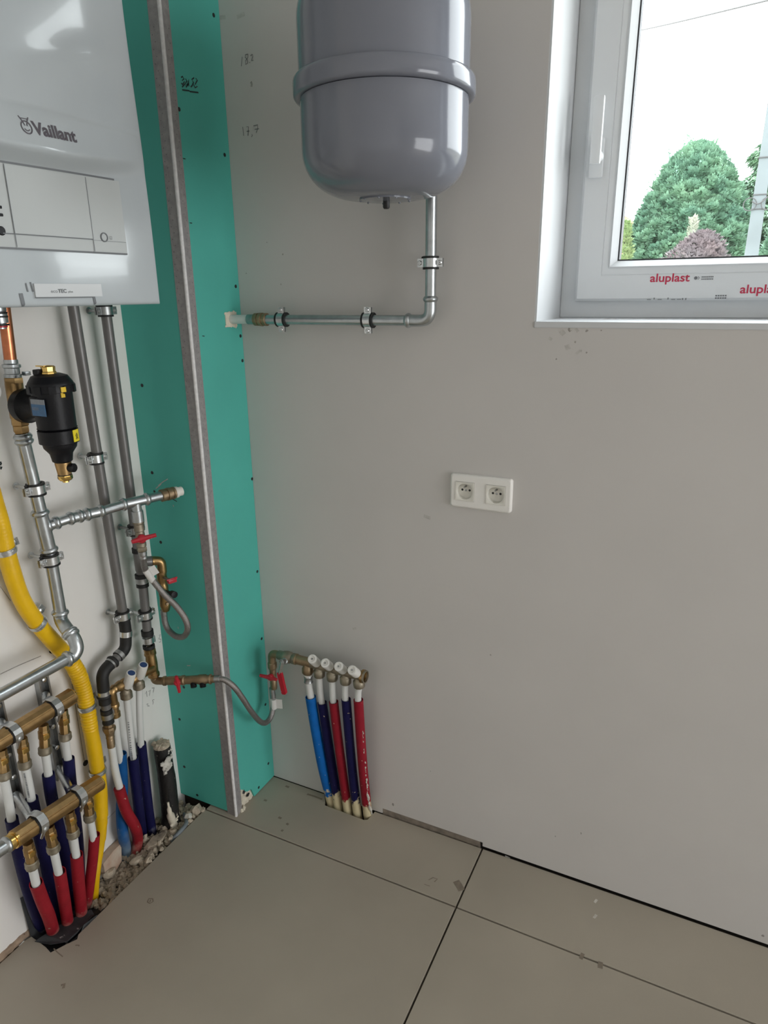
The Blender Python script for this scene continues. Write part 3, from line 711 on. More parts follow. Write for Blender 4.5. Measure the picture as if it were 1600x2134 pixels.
# ------------------------------------------------------------------ expansion vessel
VC = V((0.6935, -0.21, 1.717))
ves = thing('expansion_vessel', 'grey glossy round expansion vessel hanging on the wall above the galvanised pipe', 'tank', (VC.x, VC.y, 1.54))
prof = []
R = 0.1431
for i in range(0, 13):
    a = PI / 2 * i / 12
    prof.append((0.050 + (R - 0.050) * math.sin(a) ** 0.8 if i else 0.044, 1.5495 + 0.072 * (1 - math.cos(a)) ** 0.95))
prof += [(R, 1.65), (R, 1.700)]
lower = [(0.0, 1.547), (0.030, 1.547)] + prof
up = [(R + 0.0005, 1.732), (R + 0.0005, 1.80)]
for i in range(12, -1, -1):
    a = PI / 2 * i / 12
    up.append((0.050 + (R - 0.0495) * math.sin(a) ** 0.8 if i else 0.044, 1.895 - 0.080 * (1 - math.cos(a)) ** 0.95))
up += [(0.0, 1.896)]
build('lower_shell', MB().lathe((VC.x, VC.y, 0), UP, lower + [(R - 0.004, 1.702)], 72), 'vessel grey', ves, sharp=50)
build('upper_shell', MB().lathe((VC.x, VC.y, 0), UP, [(R - 0.004, 1.731)] + up, 72), 'vessel grey', ves, sharp=50)
b = MB().lathe((VC.x, VC.y, VC.z), UP, [(R - 0.006, -0.0155), (R + 0.003, -0.0160), (R + 0.0085, -0.0148), (R + 0.0105, -0.0120), (R + 0.0110, -0.007), (R + 0.0110, 0.006), (R + 0.0102, 0.0115), (R + 0.0080, 0.0142), (R + 0.003, 0.0155), (R - 0.006, 0.0160)], 72)
ring = build('clamp_ring', b, 'vessel grey', ves, sharp=50)
b = MB().bx(VC.x - 0.03, VC.x + 0.03, -0.072, 0.0, 1.74, 1.80); build('wall_bracket', b, 'steel dull', ves)
b = MB().lathe((VC.x, VC.y, 1.550), DN, [(0.046, 0), (0.046, 0.0030), (0.012, 0.0045), (0.0, 0.0045)], 40)
rng = random.Random(2)
for k in range(9): a = k * 0.7; b.lump((VC.x + 0.044 * math.cos(a), VC.y + 0.044 * math.sin(a), 1.5475), 0.0025, rng)
fl = build('valve_flange', b, 'vessel grey', ves)
b = MB().lathe((VC.x + 0.002, VC.y, 1.5475), DN, [(0.0045, 0), (0.0062, 0.002), (0.0062, 0.012), (0.0045, 0.0145), (0.0, 0.015)], 14)
build('valve_cap', b, 'black', fl)

# ------------------------------------------------------------------ fittings shared by the pipe runs
def bead_on(mb, p, d, r, s=1.0):
    return mb.lathe(p, d, [(r * 0.98, -0.006 * s), (r * 1.13, -0.0042 * s), (r * 1.26, -0.001 * s), (r * 1.26, 0.001 * s), (r * 1.13, 0.0042 * s), (r * 0.98, 0.006 * s)], 20)
def press(mb, pts, r):
    """press fitting: sleeve a little wider than the pipe with a bead at both mouths"""
    P = [V(p) for p in pts]
    mb.tube(P, r * 1.10, 18)
    bead_on(mb, P[0] + (P[1] - P[0]).normalized() * 0.005, P[1] - P[0], r * 1.10)
    bead_on(mb, P[-1] + (P[-2] - P[-1]).normalized() * 0.005, P[-2] - P[-1], r * 1.10)
    return mb
def clamp(label, c, axis, r, nrm, wall, group='rubber-lined pipe clamps', flip=1, dark=False):
    """split ring with rubber lining, two ears with screws and a stud into the wall"""
    c = V(c); d = V(axis).normalized(); n = V(nrm); n = (n - d * n.dot(d)).normalized(); s = d.cross(n) * flip
    t = thing('pipe_clamp', label, 'clamp', tuple(c), group)
    m1 = 'steel dull' if dark else 'zinc bright'
    lip = MB().band(c - d * 0.0105, d, r - 0.0003, r + 0.0052, 0.004, 22).band(c + d * 0.0105, d, r - 0.0003, r + 0.0052, 0.004, 22).band(c, d, r - 0.0003, r + 0.0028, 0.021, 22)
    lip.tube([c + s * (r + 0.002) - n * 0.001 - d * 0.011, c + s * (r + 0.009) - n * 0.003 - d * 0.010], 0.0026, 8)
    build('rubber_lining', lip, 'rubber', t)
    bd = MB().band(c, d, r + 0.0026, r + 0.0044, 0.0165, 22)
    for q in (-1, 1):
        bd.box(c + s * q * (r + 0.0095), (0.013, 0.0032, 0.0165), (s, n, d)); bd.box(c + s * q * (r + 0.0095) + n * 0.0045, (0.013, 0.0016, 0.0165), (s, n, d))
    band = build('band', bd, m1, t)
    for q in (-1, 1):
        p = c + s * q * (r + 0.0105)
        build('screw', MB().lathe(p - n * 0.008, n, [(0.0022, 0), (0.0022, 0.013), (0.0048, 0.0132), (0.0048, 0.0150), (0.0034, 0.0165), (0.0014, 0.0166), (0.0, 0.0155)], 12), m1, band)
    back = (c - V(wall)).dot(n) if wall is not None else 0.03
    sd = MB().lathe(c - n * back, n, [(0.0075, 0), (0.0075, 0.0015), (0.0038, 0.002), (0.0038, back - r - 0.009), (0.0065, back - r - 0.0088), (0.0065, back - r - 0.003)], 12)
    build('stud', sd, m1, t)
    return t
WL = (0, 0, 0); WB = (0, 0, 0)

# ------------------------------------------------------------------ galvanised run on the back wall up to the vessel
r = 0.0112; yb = -0.04
A0, A1, A2 = V((0.2546, -0.04, 1.338)), V((0.7148, -0.04, 1.334)), V((0.0, yb, 1.60))
zrun = 1.3355; xup = (V((0.7121, -0.04, 1.536)).x + V((0.712, -0.04, 1.387)).x) / 2
t = thing('vessel_feed_pipe', 'galvanised pipe along the back wall rising with one elbow to the grey vessel', 'pipe', (0.45, yb, zrun))
xl = V((0.2888, -0.04, 1.337)).x; xe = V((0.6573, -0.04, 1.334)).x; ze = V((0.7122, -0.04, 1.379)).z
build('horizontal_pipe', MB().tube([(xl, yb, zrun), (xe + 0.02, yb, zrun)], r, 18), 'galvanised', t)
build('vertical_pipe', MB().tube([(xup, yb, ze - 0.02), (xup, yb, 1.60), (xup, yb - 0.004, 1.63), (xup - 0.002, yb - 0.035, 1.65)], r, 18), 'galvanised', t)
build('elbow', press(MB(), bend([(xe, yb, zrun), (xup, yb, zrun), (xup, yb, ze + 0.004)], 0.036, 10), r), 'galvanised', t)
x5 = V((0.282, -0.04, 1.338)).x
b = MB().lathe((x5 - 0.012, yb, zrun), PX, [(0.0125, 0), (0.0145, 0.001), (0.0145, 0.010), (0.0125, 0.011), (0.0125, 0.014), (0.0152, 0.0145), (0.0152, 0.022), (0.013, 0.0225), (0.013, 0.026), (0.0145, 0.027), (0.0145, 0.034), (0.012, 0.035)], 20)
build('brass_coupling', b, 'dull brass', t)
build('pipe_stub', MB().tube([(0.202, yb, zrun), (x5 - 0.031, yb, zrun)], 0.0105, 16), 'white pipe', t)
build('end_sleeve', MB().lathe((x5 - 0.031, yb, zrun), PX, [(0.0118, 0), (0.0118, 0.018), (0.0105, 0.0185)], 18), 'steel dull', t)
clamp('pipe clamp nearest the brass coupling on the pipe under the grey vessel', (V((0.3462, -0.04, 1.338)).x, yb, zrun), PX, r, NY, WB)
clamp('pipe clamp on the horizontal pipe midway between coupling and elbow under the vessel', (V((0.5688, -0.04, 1.336)).x, yb, zrun), PX, r, NY, WB)
clamp('pipe clamp around the upright pipe directly below the grey vessel', (xup, yb, V((0.7125, -0.04, 1.448)).z), DN, r, NY, WB)

# ------------------------------------------------------------------ double socket
sx0, sx1, sz0, sz1 = 0.7515, 0.8925, 0.930, 1.0068
t = thing('double_socket', 'white double wall socket with two round earthed sockets on the back wall', 'socket', (0.822, 0, 0.968))
def rrect(x0, x1, z0, z1, rad, y, k=5):
    out = []
    for cx, cz, a0 in ((x1 - rad, z1 - rad, 0), (x0 + rad, z1 - rad, 90), (x0 + rad, z0 + rad, 180), (x1 - rad, z0 + rad, 270)):
        for i in range(k + 1):
            a = math.radians(a0 + 90 * i / k); out.append(V((cx + rad * math.cos(a), y, cz + rad * math.sin(a))))
    return out
b = MB(); loops = []
for ins, y in ((0, 0.0), (0, -0.006), (0.0015, -0.0085), (0.004, -0.0095)):
    loops.append(len(b.v)); b.v += rrect(sx0 + ins, sx1 - ins, sz0 + ins, sz1 - ins, 0.006 - ins * 0.4, y)
nn = len(b.v) // 4
for p, q in zip(loops, loops[1:]): b.bridge(p, q, nn)
bm = bmesh.new(); ed = []
def edge_loop(pts):
    vs = [bm.verts.new(p) for p in pts]
    for i in range(len(vs)): ed.append(bm.edges.new((vs[i], vs[(i + 1) % len(vs)])))
edge_loop(b.v[loops[-1]:loops[-1] + nn])
for cx in (0.7862, 0.8570): edge_loop([V((cx + q * 0.0212, -0.0095, 0.9685 + w_ * 0.0212)) for q, w_ in ((-1, -1), (1, -1), (1, 1), (-1, 1))])
bmesh.ops.triangle_fill(bm, use_beauty=True, use_dissolve=False, edges=ed, normal=(0, -1, 0))
bm.verts.index_update(); k0 = len(b.v); b.v += [v.co.copy() for v in bm.verts]; b.f += [tuple(k0 + v.index for v in f.verts) for f in bm.faces]; bm.free()
build('cover_frame', b, 'socket plastic', t, sharp=50)
for cx in (0.7862, 0.8570):
    cz = 0.9685; b = MB(); hs = 0.0215; nq = 48
    sq = []
    for i in range(nq):
        a = 2 * PI * i / nq; c_, s_ = math.cos(a), math.sin(a); k = hs / max(abs(c_), abs(s_)); sq.append((k * c_, k * s_))
    lp = []
    for y, rr in ((-0.0092, None), (-0.0112, None), (-0.0112, 0.0188), (-0.0107, 0.0182), (-0.0006, 0.0174)):
        lp.append(len(b.v))
        for i in range(nq):
            a = 2 * PI * i / nq
            b.v.append(V((cx + (sq[i][0] if rr is None else rr * math.cos(a)), y, cz + (sq[i][1] if rr is None else rr * math.sin(a)))))
    for p, q in zip(lp, lp[1:]): b.bridge(p, q, nq)
    ins = build('socket_insert', b, 'socket insert', t, sharp=40)
    build('recess_floor', MB().lathe((cx, -0.0004, cz), NY, [(0.0178, 0), (0.0178, 0.0006)], 40), 'socket insert', ins)
    b = MB()
    for dx in (-0.0085, 0.0085): b.lathe((cx + dx, -0.0009, cz + 0.0015), NY, [(0.0026, 0), (0.0026, 0.0004)], 14)
    build('contact_hole', b, 'black', ins)
    build('cover_screw', MB().lathe((cx, -0.0009, cz + 0.0010), NY, [(0.0026, 0), (0.0026, 0.0006), (0.0018, 0.0008)], 14), 'steel dull', ins)
    build('earth_pin', MB().tube([(cx, -0.0008, cz + 0.0105), (cx, -0.0130, cz + 0.0105)], [0.0024, 0.0018], 10), 'steel dull', ins)
    b = frame_ring(MB(), cx - hs - 0.0006, cx + hs + 0.0006, cz - hs - 0.0006, cz + hs + 0.0006, [(0, -0.0090), (0, -0.0097), (0.0008, -0.0097), (0.0008, -0.0090)])
    build('shadow_gap', b, 'scuff and gap tone', ins, flat=True)  # raised ring; the gap's shade is put into its colour

# ------------------------------------------------------------------ copper pipe, magnetic filter and galvanised riser on the left wall
t = thing('copper_pipe', 'short bare copper pipe between the boiler and the black filter', 'pipe', (0.06, -0.5263, 1.283))
build('pipe', MB().tube([(0.06, -0.5221, 1.374), (0.06, -0.5275, 1.277)], 0.0112, 18), 'copper', t)
c0, c1 = V((0.06, -0.527, 1.279)), V((0.06, -0.5284, 1.246)); d = (c1 - c0).normalized(); L = (c1 - c0).length
b = MB().lathe(c0, d, [(0.0125, 0), (0.0125, 0.007), (0.0165, 0.009), (0.0165, 0.014), (0.0135, 0.016), (0.0135, 0.026), (0.0155, 0.027), (0.0155, L)], 20)
build('union_nut', b, 'galvanised', t)
build('drain_tab', MB().box(lerp(c0, c1, 0.82) + V((0.012, 0.02, 0)), (0.012, 0.012, 0.008), None, 0.002), 'galvanised', t)

fil = thing('magnetic_filter', 'black plastic magnetic dirt filter with brass caps and a blue sticker', 'filter', (0.165, -0.5389, 1.054))
f0, f1 = V((0.06, -0.5284, 1.246)), V((0.06, -0.531, 1.139)); d = (f1 - f0).normalized(); L = (f1 - f0).length
b = MB().lathe(f0, d, [(0.0165, 0), (0.0175, 0.002), (0.0175, 0.010), (0.0150, 0.012), (0.0150, L - 0.032), (0.0165, L - 0.030)], 6).lathe(f0 + d * 0.01, d, [(0.0160, 0), (0.0160, L - 0.04)], 20)
b.lathe(f1 - d * 0.030, d, [(0.0165, 0), (0.0165, 0.013), (0.0145, 0.015), (0.0150, 0.016), (0.0150, 0.026), (0.012, 0.03)], 6)
build('brass_body', b, 'brass', fil)
AX = V((0.165, -0.5319, 1.195)); ax_, ay_ = AX.x, AX.y
def fz(p): return p[2]
zt, zl, zr0, zr1, zg, zb, zk, zn, ze_ = [q[2] for q in ((0.165, -0.5304, 1.258), (0.165, -0.5302, 1.254), (0.165, -0.5298, 1.24), (0.165, -0.5303, 1.226), (0.165, -0.5333, 1.159), (0.165, -0.5355, 1.131), (0.165, -0.5372, 1.092), (0.165, -0.5385, 1.068), (0.165, -0.5385, 1.056))]
O = V((ax_, ay_, 0))
b = MB().lathe(O, UP, [(0.0, zt), (0.020, zt), (0.031, zl), (0.0375, zr0 + 0.004), (0.0395, zr0), (0.0395, zr1), (0.0350, zr1 - 0.001), (0.0340, zg), (0.0352, zg - 0.0005), (0.0320, zg - 0.002), (0.0352, zg - 0.004), (0.0352, zb), (0.0305, zb - 0.002), (0.0300, zb - 0.005), (0.0290, zb - 0.25 * (zb - zk)), (0.0240, zb - 0.42 * (zb - zk)), (0.0205, zb - 0.55 * (zb - zk)), (0.0190, zb - 0.75 * (zb - zk)), (0.0180, zb - 0.92 * (zb - zk)), (0.0140, zk), (0.0, zk)], 40)
for k in range(10):
    a = 2 * PI * k / 10; b.box(O + V((0.0395 * math.cos(a), 0.0395 * math.sin(a), (zr0 + zr1) / 2 - 0.002)), (0.004, 0.012, zr0 - zr1), (V((math.cos(a), math.sin(a), 0)), V((-math.sin(a), math.cos(a), 0)), UP))
body = build('canister', b, 'black plastic', fil, sharp=30)
b = MB().lathe(O, UP, [(0.0135, zt - 0.002), (0.0135, zt + 0.002), (0.0122, zt + 0.004)], 8).lathe(O, UP, [(0.0115, zt), (0.0125, zt + 0.012), (0.010, zt + 0.014), (0.0, zt + 0.015)], 8)
b.box(O + V((-0.008, -0.008, zt + 0.0135)), (0.022, 0.005, 0.002))
build('air_vent', b, 'bright brass', fil)
build('vent_base', MB().box(O + V((-0.012, -0.012, zt + 0.003)), (0.014, 0.014, 0.010), None, 0.002), 'black plastic', body)
fc = V((0.08, -0.5254, 1.193))
b = MB().lathe((0.058, fc.y, fc.z), PX, [(0.022, 0), (0.0305, 0.010), (0.0325, 0.014), (0.0325, 0.030), (0.029, 0.033), (0.022, 0.050), (0.022, 0.107)], 32)
neck = build('side_flange', b, 'black plastic', fil)
# sticker on the flat cheek of the canister facing the room's near side
SY = -0.5690
s0 = V((0.1538, -0.569, 1.214)); s1 = V((0.1882, -0.569, 1.216)); s2 = V((0.1887, -0.569, 1.187)); s3 = V((0.1528, -0.569, 1.184))
b = MB().bx((s0.x + s3.x) / 2 - 0.006, ax_ + 0.005, SY, ay_, (s2.z + s1.z) / 2 - 0.0185, (s2.z + s1.z) / 2 + 0.0185, 0.004)
cheek = build('cheek_block', b, 'black plastic', fil)
zz0, zz1 = s2.z - 0.001, s1.z; xx0, xx1 = (s0.x + s3.x) / 2, (s1.x + s2.x) / 2
b = MB().bx(xx0, xx1, SY - 0.0006, SY + 0.0005, zz0, zz1 - 0.009); build('sticker', b, 'label blue', cheek, label='blue sticker with pale lettering')
b = MB().bx(xx0, xx1, SY - 0.0006, SY + 0.0005, zz1 - 0.009, zz1); build('sticker', b, 'label grey', cheek, label='grey strip above the blue sticker')
text_mesh('azon', 0.0105, lambda u, v: (xx0 + 0.002 + u, SY - 0.0009, zz0 + 0.0105 + v), 'sticker_lettering', 'label grey', cheek, sx=0.85)
def onbody(px_, rad):      # point of the canister wall on the line from the room's centre
    return px_
def cyl_patch(a0, a1, z0, z1, rad, m=8):
    mb = MB()
    for rr in (rad, rad - 0.003):
        for z in (z0, z1):
            for i in range(m + 1):
                a = a0 + (a1 - a0) * i / m; mb.v.append(O + V((rr * math.cos(a), rr * math.sin(a), z)))
    q = m + 1
    for i in range(m):
        mb.f += [(i, i + 1, q + i + 1, q + i), (2 * q + i, 3 * q + i, 3 * q + i + 1, 2 * q + i + 1), (i, 2 * q + i, 2 * q + i + 1, i + 1), (q + i, q + i + 1, 3 * q + i + 1, 3 * q + i)]
    mb.f += [(0, q, 3 * q, 2 * q), (m, 2 * q + m, 3 * q + m, q + m)]
    return mb
ca = math.atan2(-1.3935 - ay_, 1.2656 - ax_)           # bearing of the room's middle
build('clip', cyl_patch(ca + 0.38, ca + 0.60, zr1 + 0.001, zr1 + 0.010, 0.0425), 'yellow plastic', body, label='yellow locking clip on the collar')
build('clip', cyl_patch(ca + 0.40, ca + 0.60, zr1 - 0.009, zr1 - 0.0005, 0.0375), 'yellow plastic', body, label='yellow locking tab below the collar')
build('warning_tag', cyl_patch(ca + 0.75, ca + 1.25, zb + 0.002, zg - 0.004, 0.0362), 'label yellow', body, label='yellow warning tag with a black mark')
b = MB(); am = ca + 0.95
for q in ((0.007, 0.012), (0.012, 0.018)):
    b.stroke([O + V((0.0368 * math.cos(am - 0.06), 0.0368 * math.sin(am - 0.06), zb + q[0])), O + V((0.0368 * math.cos(am + 0.03), 0.0368 * math.sin(am + 0.03), zb + q[1])), O + V((0.0368 * math.cos(am + 0.08), 0.0368 * math.sin(am + 0.08), zb + q[0]))], 0.0016, V((math.cos(am), math.sin(am), 0)))
build('warning_mark', b, 'black', body)
b = MB().lathe(O, UP, [(0.0148, zk + 0.001), (0.0148, zk - 0.003), (0.0125, zn + 0.002), (0.0125, zn)], 20)
dv = build('drain_valve', b, 'brass', fil)
build('seal', MB().lathe(O, UP, [(0.0118, zn + 0.002), (0.0130, zn), (0.0118, zn - 0.002)], 20), 'black', dv)
build('drain_nut', MB().lathe(O, UP, [(0.0135, zn - 0.001), (0.0135, zn - 0.008), (0.011, zn - 0.011), (0.006, zn - 0.012), (0.006, zn - 0.015), (0.0, zn - 0.015)], 8), 'bright brass', dv)
sd_ = V((math.cos(ca + 0.9), math.sin(ca + 0.9), 0))
build('drain_cap', MB().lathe(O + V((0, 0, (zk + zn) / 2 + 0.002)) + sd_ * 0.008, sd_, [(0.006, 0), (0.0085, 0.006), (0.0085, 0.015), (0.0065, 0.017), (0.0, 0.0172)], 16), 'black plastic', dv)

rc = 0.0127
t = thing('galvanised_riser', 'galvanised pipe dropping from the filter, then turning off along the left wall', 'pipe', (0.06, -0.5144, 0.7463))
R0, RT, RB = V((0.06, -0.531, 1.139)), V((0.06, -0.519, 0.9587)), V((0.06, -0.5144, 0.7395))
build('upper_pipe', MB().tube([R0, RT], rc, 20), 'galvanised', t)
b = MB(); cA = V((0.06, -0.5304, 1.137)); cB = V((0.06, -0.5278, 1.118)); press(b, [cA, cB], rc); build('coupling', b, 'galvanised', t)
tA, tB = V((0.06, -0.5219, 0.9791)), V((0.06, -0.5154, 0.8873))
tee = build('tee', press(MB(), [tA, tB], rc * 1.04), 'galvanised', t)
build('lower_pipe', MB().tube([tB, RB], rc, 20), 'galvanised', t)
E1, E2, E3 = V((0.075, -0.5205, 0.7216)), V((0.105, -0.5264, 0.6936)), V((0.105, -0.5546, 0.6659))
build('elbow', press(MB(), smooth([V((0.06, -0.5143, 0.753)), V((0.06, -0.5156, 0.7332)), E1, V((0.092, -0.5216, 0.7065))], 6), rc), 'galvanised', t)
zc = V((0.105, -0.5546, 0.6659)).z
build('elbow', press(MB(), smooth([V((0.088, -0.5201, 0.7095)), V((0.102, -0.5223, 0.6955)), V((0.108, -0.5257, 0.678)), V((0.107, -0.5368, 0.6662)), V((0.105, -0.5546, 0.6659))], 6), rc), 'galvanised', t)
build('run_pipe', MB().tube([(0.105, -0.5522, 0.6658), (0.105, -0.703, 0.6673), (0.105, -0.8135, 0.6686)], rc, 20), 'galvanised', t)
clamp('upper pipe clamp on the galvanised riser, beside the foot of the black filter', (0.06, -0.521, 1.024), (0, 0.02, -1), rc, PX, WL)
clamp('pipe clamp on the galvanised riser just below its tee', (0.06, -0.5162, 0.8705), (0, 0.02, -1), rc, PX, WL)

# branch from the riser to the casing
zb_ = 0.947
t = thing('galvanised_branch', 'galvanised branch pipe with press fittings crossing the grey pipes into the green casing', 'pipe', (0.0917, -0.4127, 0.947))
K = [V((0.06, -0.5141, 0.9427)), V((0.0709, -0.498, 0.947)), V((0.073, -0.4713, 0.947)), V((0.0814, -0.4392, 0.947)), V((0.096, -0.3997, 0.947)), V((0.1023, -0.3388, 0.947)), V((0.1187, -0.2928, 0.947)), V((0.1327, -0.246, 0.947)), V((0.1408, -0.2115, 0.947))]
rb = 0.0108
build('pipe', MB().tube([K[0]] + K[2:8], rb, 18), 'galvanised', t)
build('tee_outlet', press(MB(), [K[0], lerp(K[1], K[2], 0.3)], rb), 'galvanised', t)
build('offset_fitting', press(MB(), [lerp(K[2], K[3], 0.05), lerp(K[2], K[3], 0.95)], rb), 'galvanised', t)
build('offset_fitting', press(MB(), [lerp(K[3], K[4], 0.1), lerp(K[3], K[4], 1.05)], rb), 'galvanised', t)
tee2 = build('tee', press(MB(), [lerp(K[5], K[6], -0.22), lerp(K[5], K[6], 1.12)], rb), 'galvanised', t)
T2 = V((0.1106, -0.317, 0.947)); TX = T2.x
build('tee_stem', MB().lathe(T2, DN, [(rb, 0.0), (rb, 0.022)], 18).lathe(T2 + DN * 0.021, DN, [(0.0135, 0), (0.0135, 0.026)], 18), 'galvanised', tee2)
d = (K[7] - K[6]).normalized()
b = MB().lathe(lerp(K[6], K[7], 0.80), d, [(0.0115, -0.003), (0.0145, -0.002), (0.0145, 0.008), (0.0125, 0.009), (0.0125, 0.012), (0.0150, 0.0125), (0.0150, 0.021), (0.0125, 0.022), (0.0125, 0.026), (0.0145, 0.027), (0.0145, 0.032)], 20)
build('brass_coupling', b, 'dull brass', t)
build('end_collar', MB().lathe(lerp(K[6], K[7], 0.80) + d * 0.032, d, [(0.0120, 0), (0.0135, 0.002), (0.0135, 0.008), (0.011, 0.010), (0.011, 0.02)], 20), 'socket insert', t)

# two grey pipes down from the boiler
xa = 0.05; ra = 0.0112
t = thing('grey_pipe', 'grey pipe nearer the black filter, falling from the boiler to a black double bend', 'pipe', (0.05, -0.3433, 0.6521))
HA = V((0.05, -0.3433, 0.6521))
build('pipe', MB().tube([V((0.05, -0.3596, 1.38)), HA], ra, 18), 'grey pipe', t)
b1_ = V((0.05, -0.342, 0.6233)); c1_ = V((0.05, -0.35, 0.5753)); c2_ = V((0.05, -0.4277, 0.5515)); c3_ = V((0.05, -0.431, 0.4914))
b = MB().tube(bend([HA + V((0, 0, 0.004)), lerp(HA, b1_, 1.0), c1_, lerp(c1_, c2_, 0.35)], 0.024, 7), 0.0138, 18)
el1 = build('elbow', b, 'rubber', t)
build('press_ring', MB().band(lerp(b1_, c1_, 0.2), c1_ - b1_, 0.0120, 0.0150, 0.013, 22), 'zinc bright', el1)
build('press_ring', MB().band(lerp(c1_, c2_, 0.28), c2_ - c1_, 0.0120, 0.0146, 0.010, 22), 'steel dull', el1)
build('link_pipe', MB().tube([lerp(c1_, c2_, 0.2), lerp(c1_, c2_, 0.8)], ra, 18), 'grey pipe', t)
b = MB().tube(bend([lerp(c1_, c2_, 0.52), c2_, c3_, V((0.05, -0.4316, 0.4708))], 0.026, 8), 0.0140, 18)
bead_on(b, lerp(c1_, c2_, 0.55), c2_ - c1_, 0.0135); bead_on(b, c3_, c3_ - c2_, 0.0135)
el2 = build('elbow', b, 'rubber', t)
build('press_ring', MB().band(lerp(c1_, c2_, 0.60), c2_ - c1_, 0.0120, 0.0147, 0.010, 22), 'steel dull', el2)
p = V((0.05, -0.431, 0.4993)); build('press_ring', MB().band(p, DN, 0.0120, 0.0152, 0.014, 22), 'zinc bright', el2)
build('lower_pipe', MB().tube([V((0.05, -0.431, 0.4914)), V((0.05, -0.43, 0.4381))], ra, 18), 'grey pipe', t)
g0, g1 = V((0.05, -0.4313, 0.4561)), V((0.05, -0.4307, 0.4171)); d = (g1 - g0).normalized(); L = (g1 - g0).length
cp = build('coupling', MB().lathe(g0, d, [(0.0118, 0), (0.0140, 0.001), (0.0140, 0.010), (0.0128, 0.011), (0.0128, L - 0.006), (0.0138, L - 0.005), (0.0138, L)], 20), 'rubber', t)
build('press_ring', MB().band(g0 + d * 0.018, d, 0.0120, 0.0146, 0.013, 22), 'steel dull', cp)
build('ring_screw', MB().box(g0 + d * 0.012 + V((0.008, 0.011, 0)), (0.006, 0.006, 0.022), None, 0.001), 'steel dull', cp)
h0, h1 = V((0.05, -0.4307, 0.4171)), V((0.05, -0.4332, 0.3508)); d = (h1 - h0).normalized(); L = (h1 - h0).length
b = MB().lathe(h0, d, [(0.0125, 0), (0.0105, 0.002), (0.0105, 0.009), (0.0150, 0.010), (0.0155, 0.016), (0.0145, 0.022)], 8).lathe(h0 + d * 0.016, d, [(0.0150, 0), (0.0105, 0.014), (0.0105, 0.017), (0.0088, 0.018), (0.0100, 0.022), (0.0100, 0.026), (0.0085, 0.027), (0.0095, 0.030), (0.0095, L - 0.016)], 20)
build('brass_adapter', b, 'dull brass', t)
build('cold_pipe', MB().tube(smooth([V((0.05, -0.4324, 0.3557)), V((0.05, -0.4328, 0.2823)), V((0.052, -0.4293, 0.2233)), V((0.055, -0.4285, 0.1802))], 5), 0.0092, 16), 'white pipe', t)
build('sleeve', MB().tube(smooth([V((0.052, -0.4314, 0.2292)), V((0.057, -0.426, 0.1598)), V((0.062, -0.4105, 0.0982)), V((0.0321, -0.3834, 0.02)), V((0.0252, -0.3949, -0.03))], 6), 0.0135, 18), 'sleeve red', t, label='dark red corrugated sleeve around the pipe')
clamp('pipe clamp on the grey pipe beside the foot of the black filter', (0.05, -0.3569, 1.051), (0, 0.01, -1), ra, PX, WL)
clamp('pipe clamp just above the black double bend of the grey pipe', (0.05, -0.3447, 0.6617), (0, 0.01, -1), ra, PX, WL)

t = thing('grey_pipe', 'grey pipe nearer the green casing, falling behind the galvanised branch to brass fittings', 'pipe', (0.05, -0.2751, 0.5875))
SB = V((0.05, -0.278, 0.5483))
build('pipe', MB().tube([V((0.05, -0.2762, 1.371)), V((0.05, -0.2739, 0.9435)), V((0.05, -0.2722, 0.697)), V((0.05, -0.2772, 0.5844))], ra, 18), 'grey pipe', t)
tt = build('branch_tee', MB().lathe(V((0.05, -0.271, 0.8119)), V((0.05, -0.2707, 0.7553)) - V((0.05, -0.271, 0.8119)), [(0.0125, 0), (0.0140, 0.002), (0.0140, 0.060), (0.0125, 0.062)], 20), 'grey pipe', t)
q0 = V((0.05, -0.2714, 0.7996)); q1 = V((0.05, -0.2741, 0.7248)); qd = (q1 - q0).normalized()
for q, hh in (((0.05, -0.2721, 0.8048), 0.012), ((0.05, -0.2736, 0.7374), 0.010), ((0.05, -0.2728, 0.7127), 0.008)):
    build('press_collar', MB().band(q, qd, 0.0105, 0.0150, hh, 22), 'rubber', tt)
build('press_ring', MB().band((0.05, -0.2731, 0.7257), qd, 0.0110, 0.0148, 0.014, 22), 'steel dull', tt)
build('tee_outlet', MB().tube([V((0.05, -0.2695, 0.7726)), lerp((0.05, -0.2695, 0.7726), (0.068, -0.228, 0.7641), 0.62)], 0.0125, 16), 'grey pipe', tt)
cp = build('coupling', MB().band((0.05, -0.2772, 0.5844), DN, 0.0108, 0.0150, 0.014, 22), 'rubber', t)
build('coupling', MB().band((0.05, -0.2784, 0.5458), DN, 0.0108, 0.0150, 0.008, 22), 'rubber', t)
build('press_ring', MB().band((0.05, -0.2779, 0.5645), DN, 0.0100, 0.0142, 0.016, 22), 'zinc bright', cp)
build('ring_screw', MB().box(V((0.05, -0.2772, 0.5642)) + V((0.009, 0.010, 0)), (0.006, 0.005, 0.018), None, 0.001), 'zinc bright', cp)
clamp('pipe clamp on the grey pipe beside the green casing, level with the hose loop', (0.05, -0.276, 0.6332), (0, 0.01, -1), ra, PX, WL, flip=-1)
clamp('dark pipe clamp on the grey pipe behind the first red handle', (0.05, -0.2744, 0.8573), (0, 0.01, -1), ra, PX, WL, flip=-1, dark=True)
clamp('black pipe clamp under the edge of the boiler on the grey pipe', (0.05, -0.2777, 1.361), (0, 0.01, -1), ra, PX, WL, dark=True)

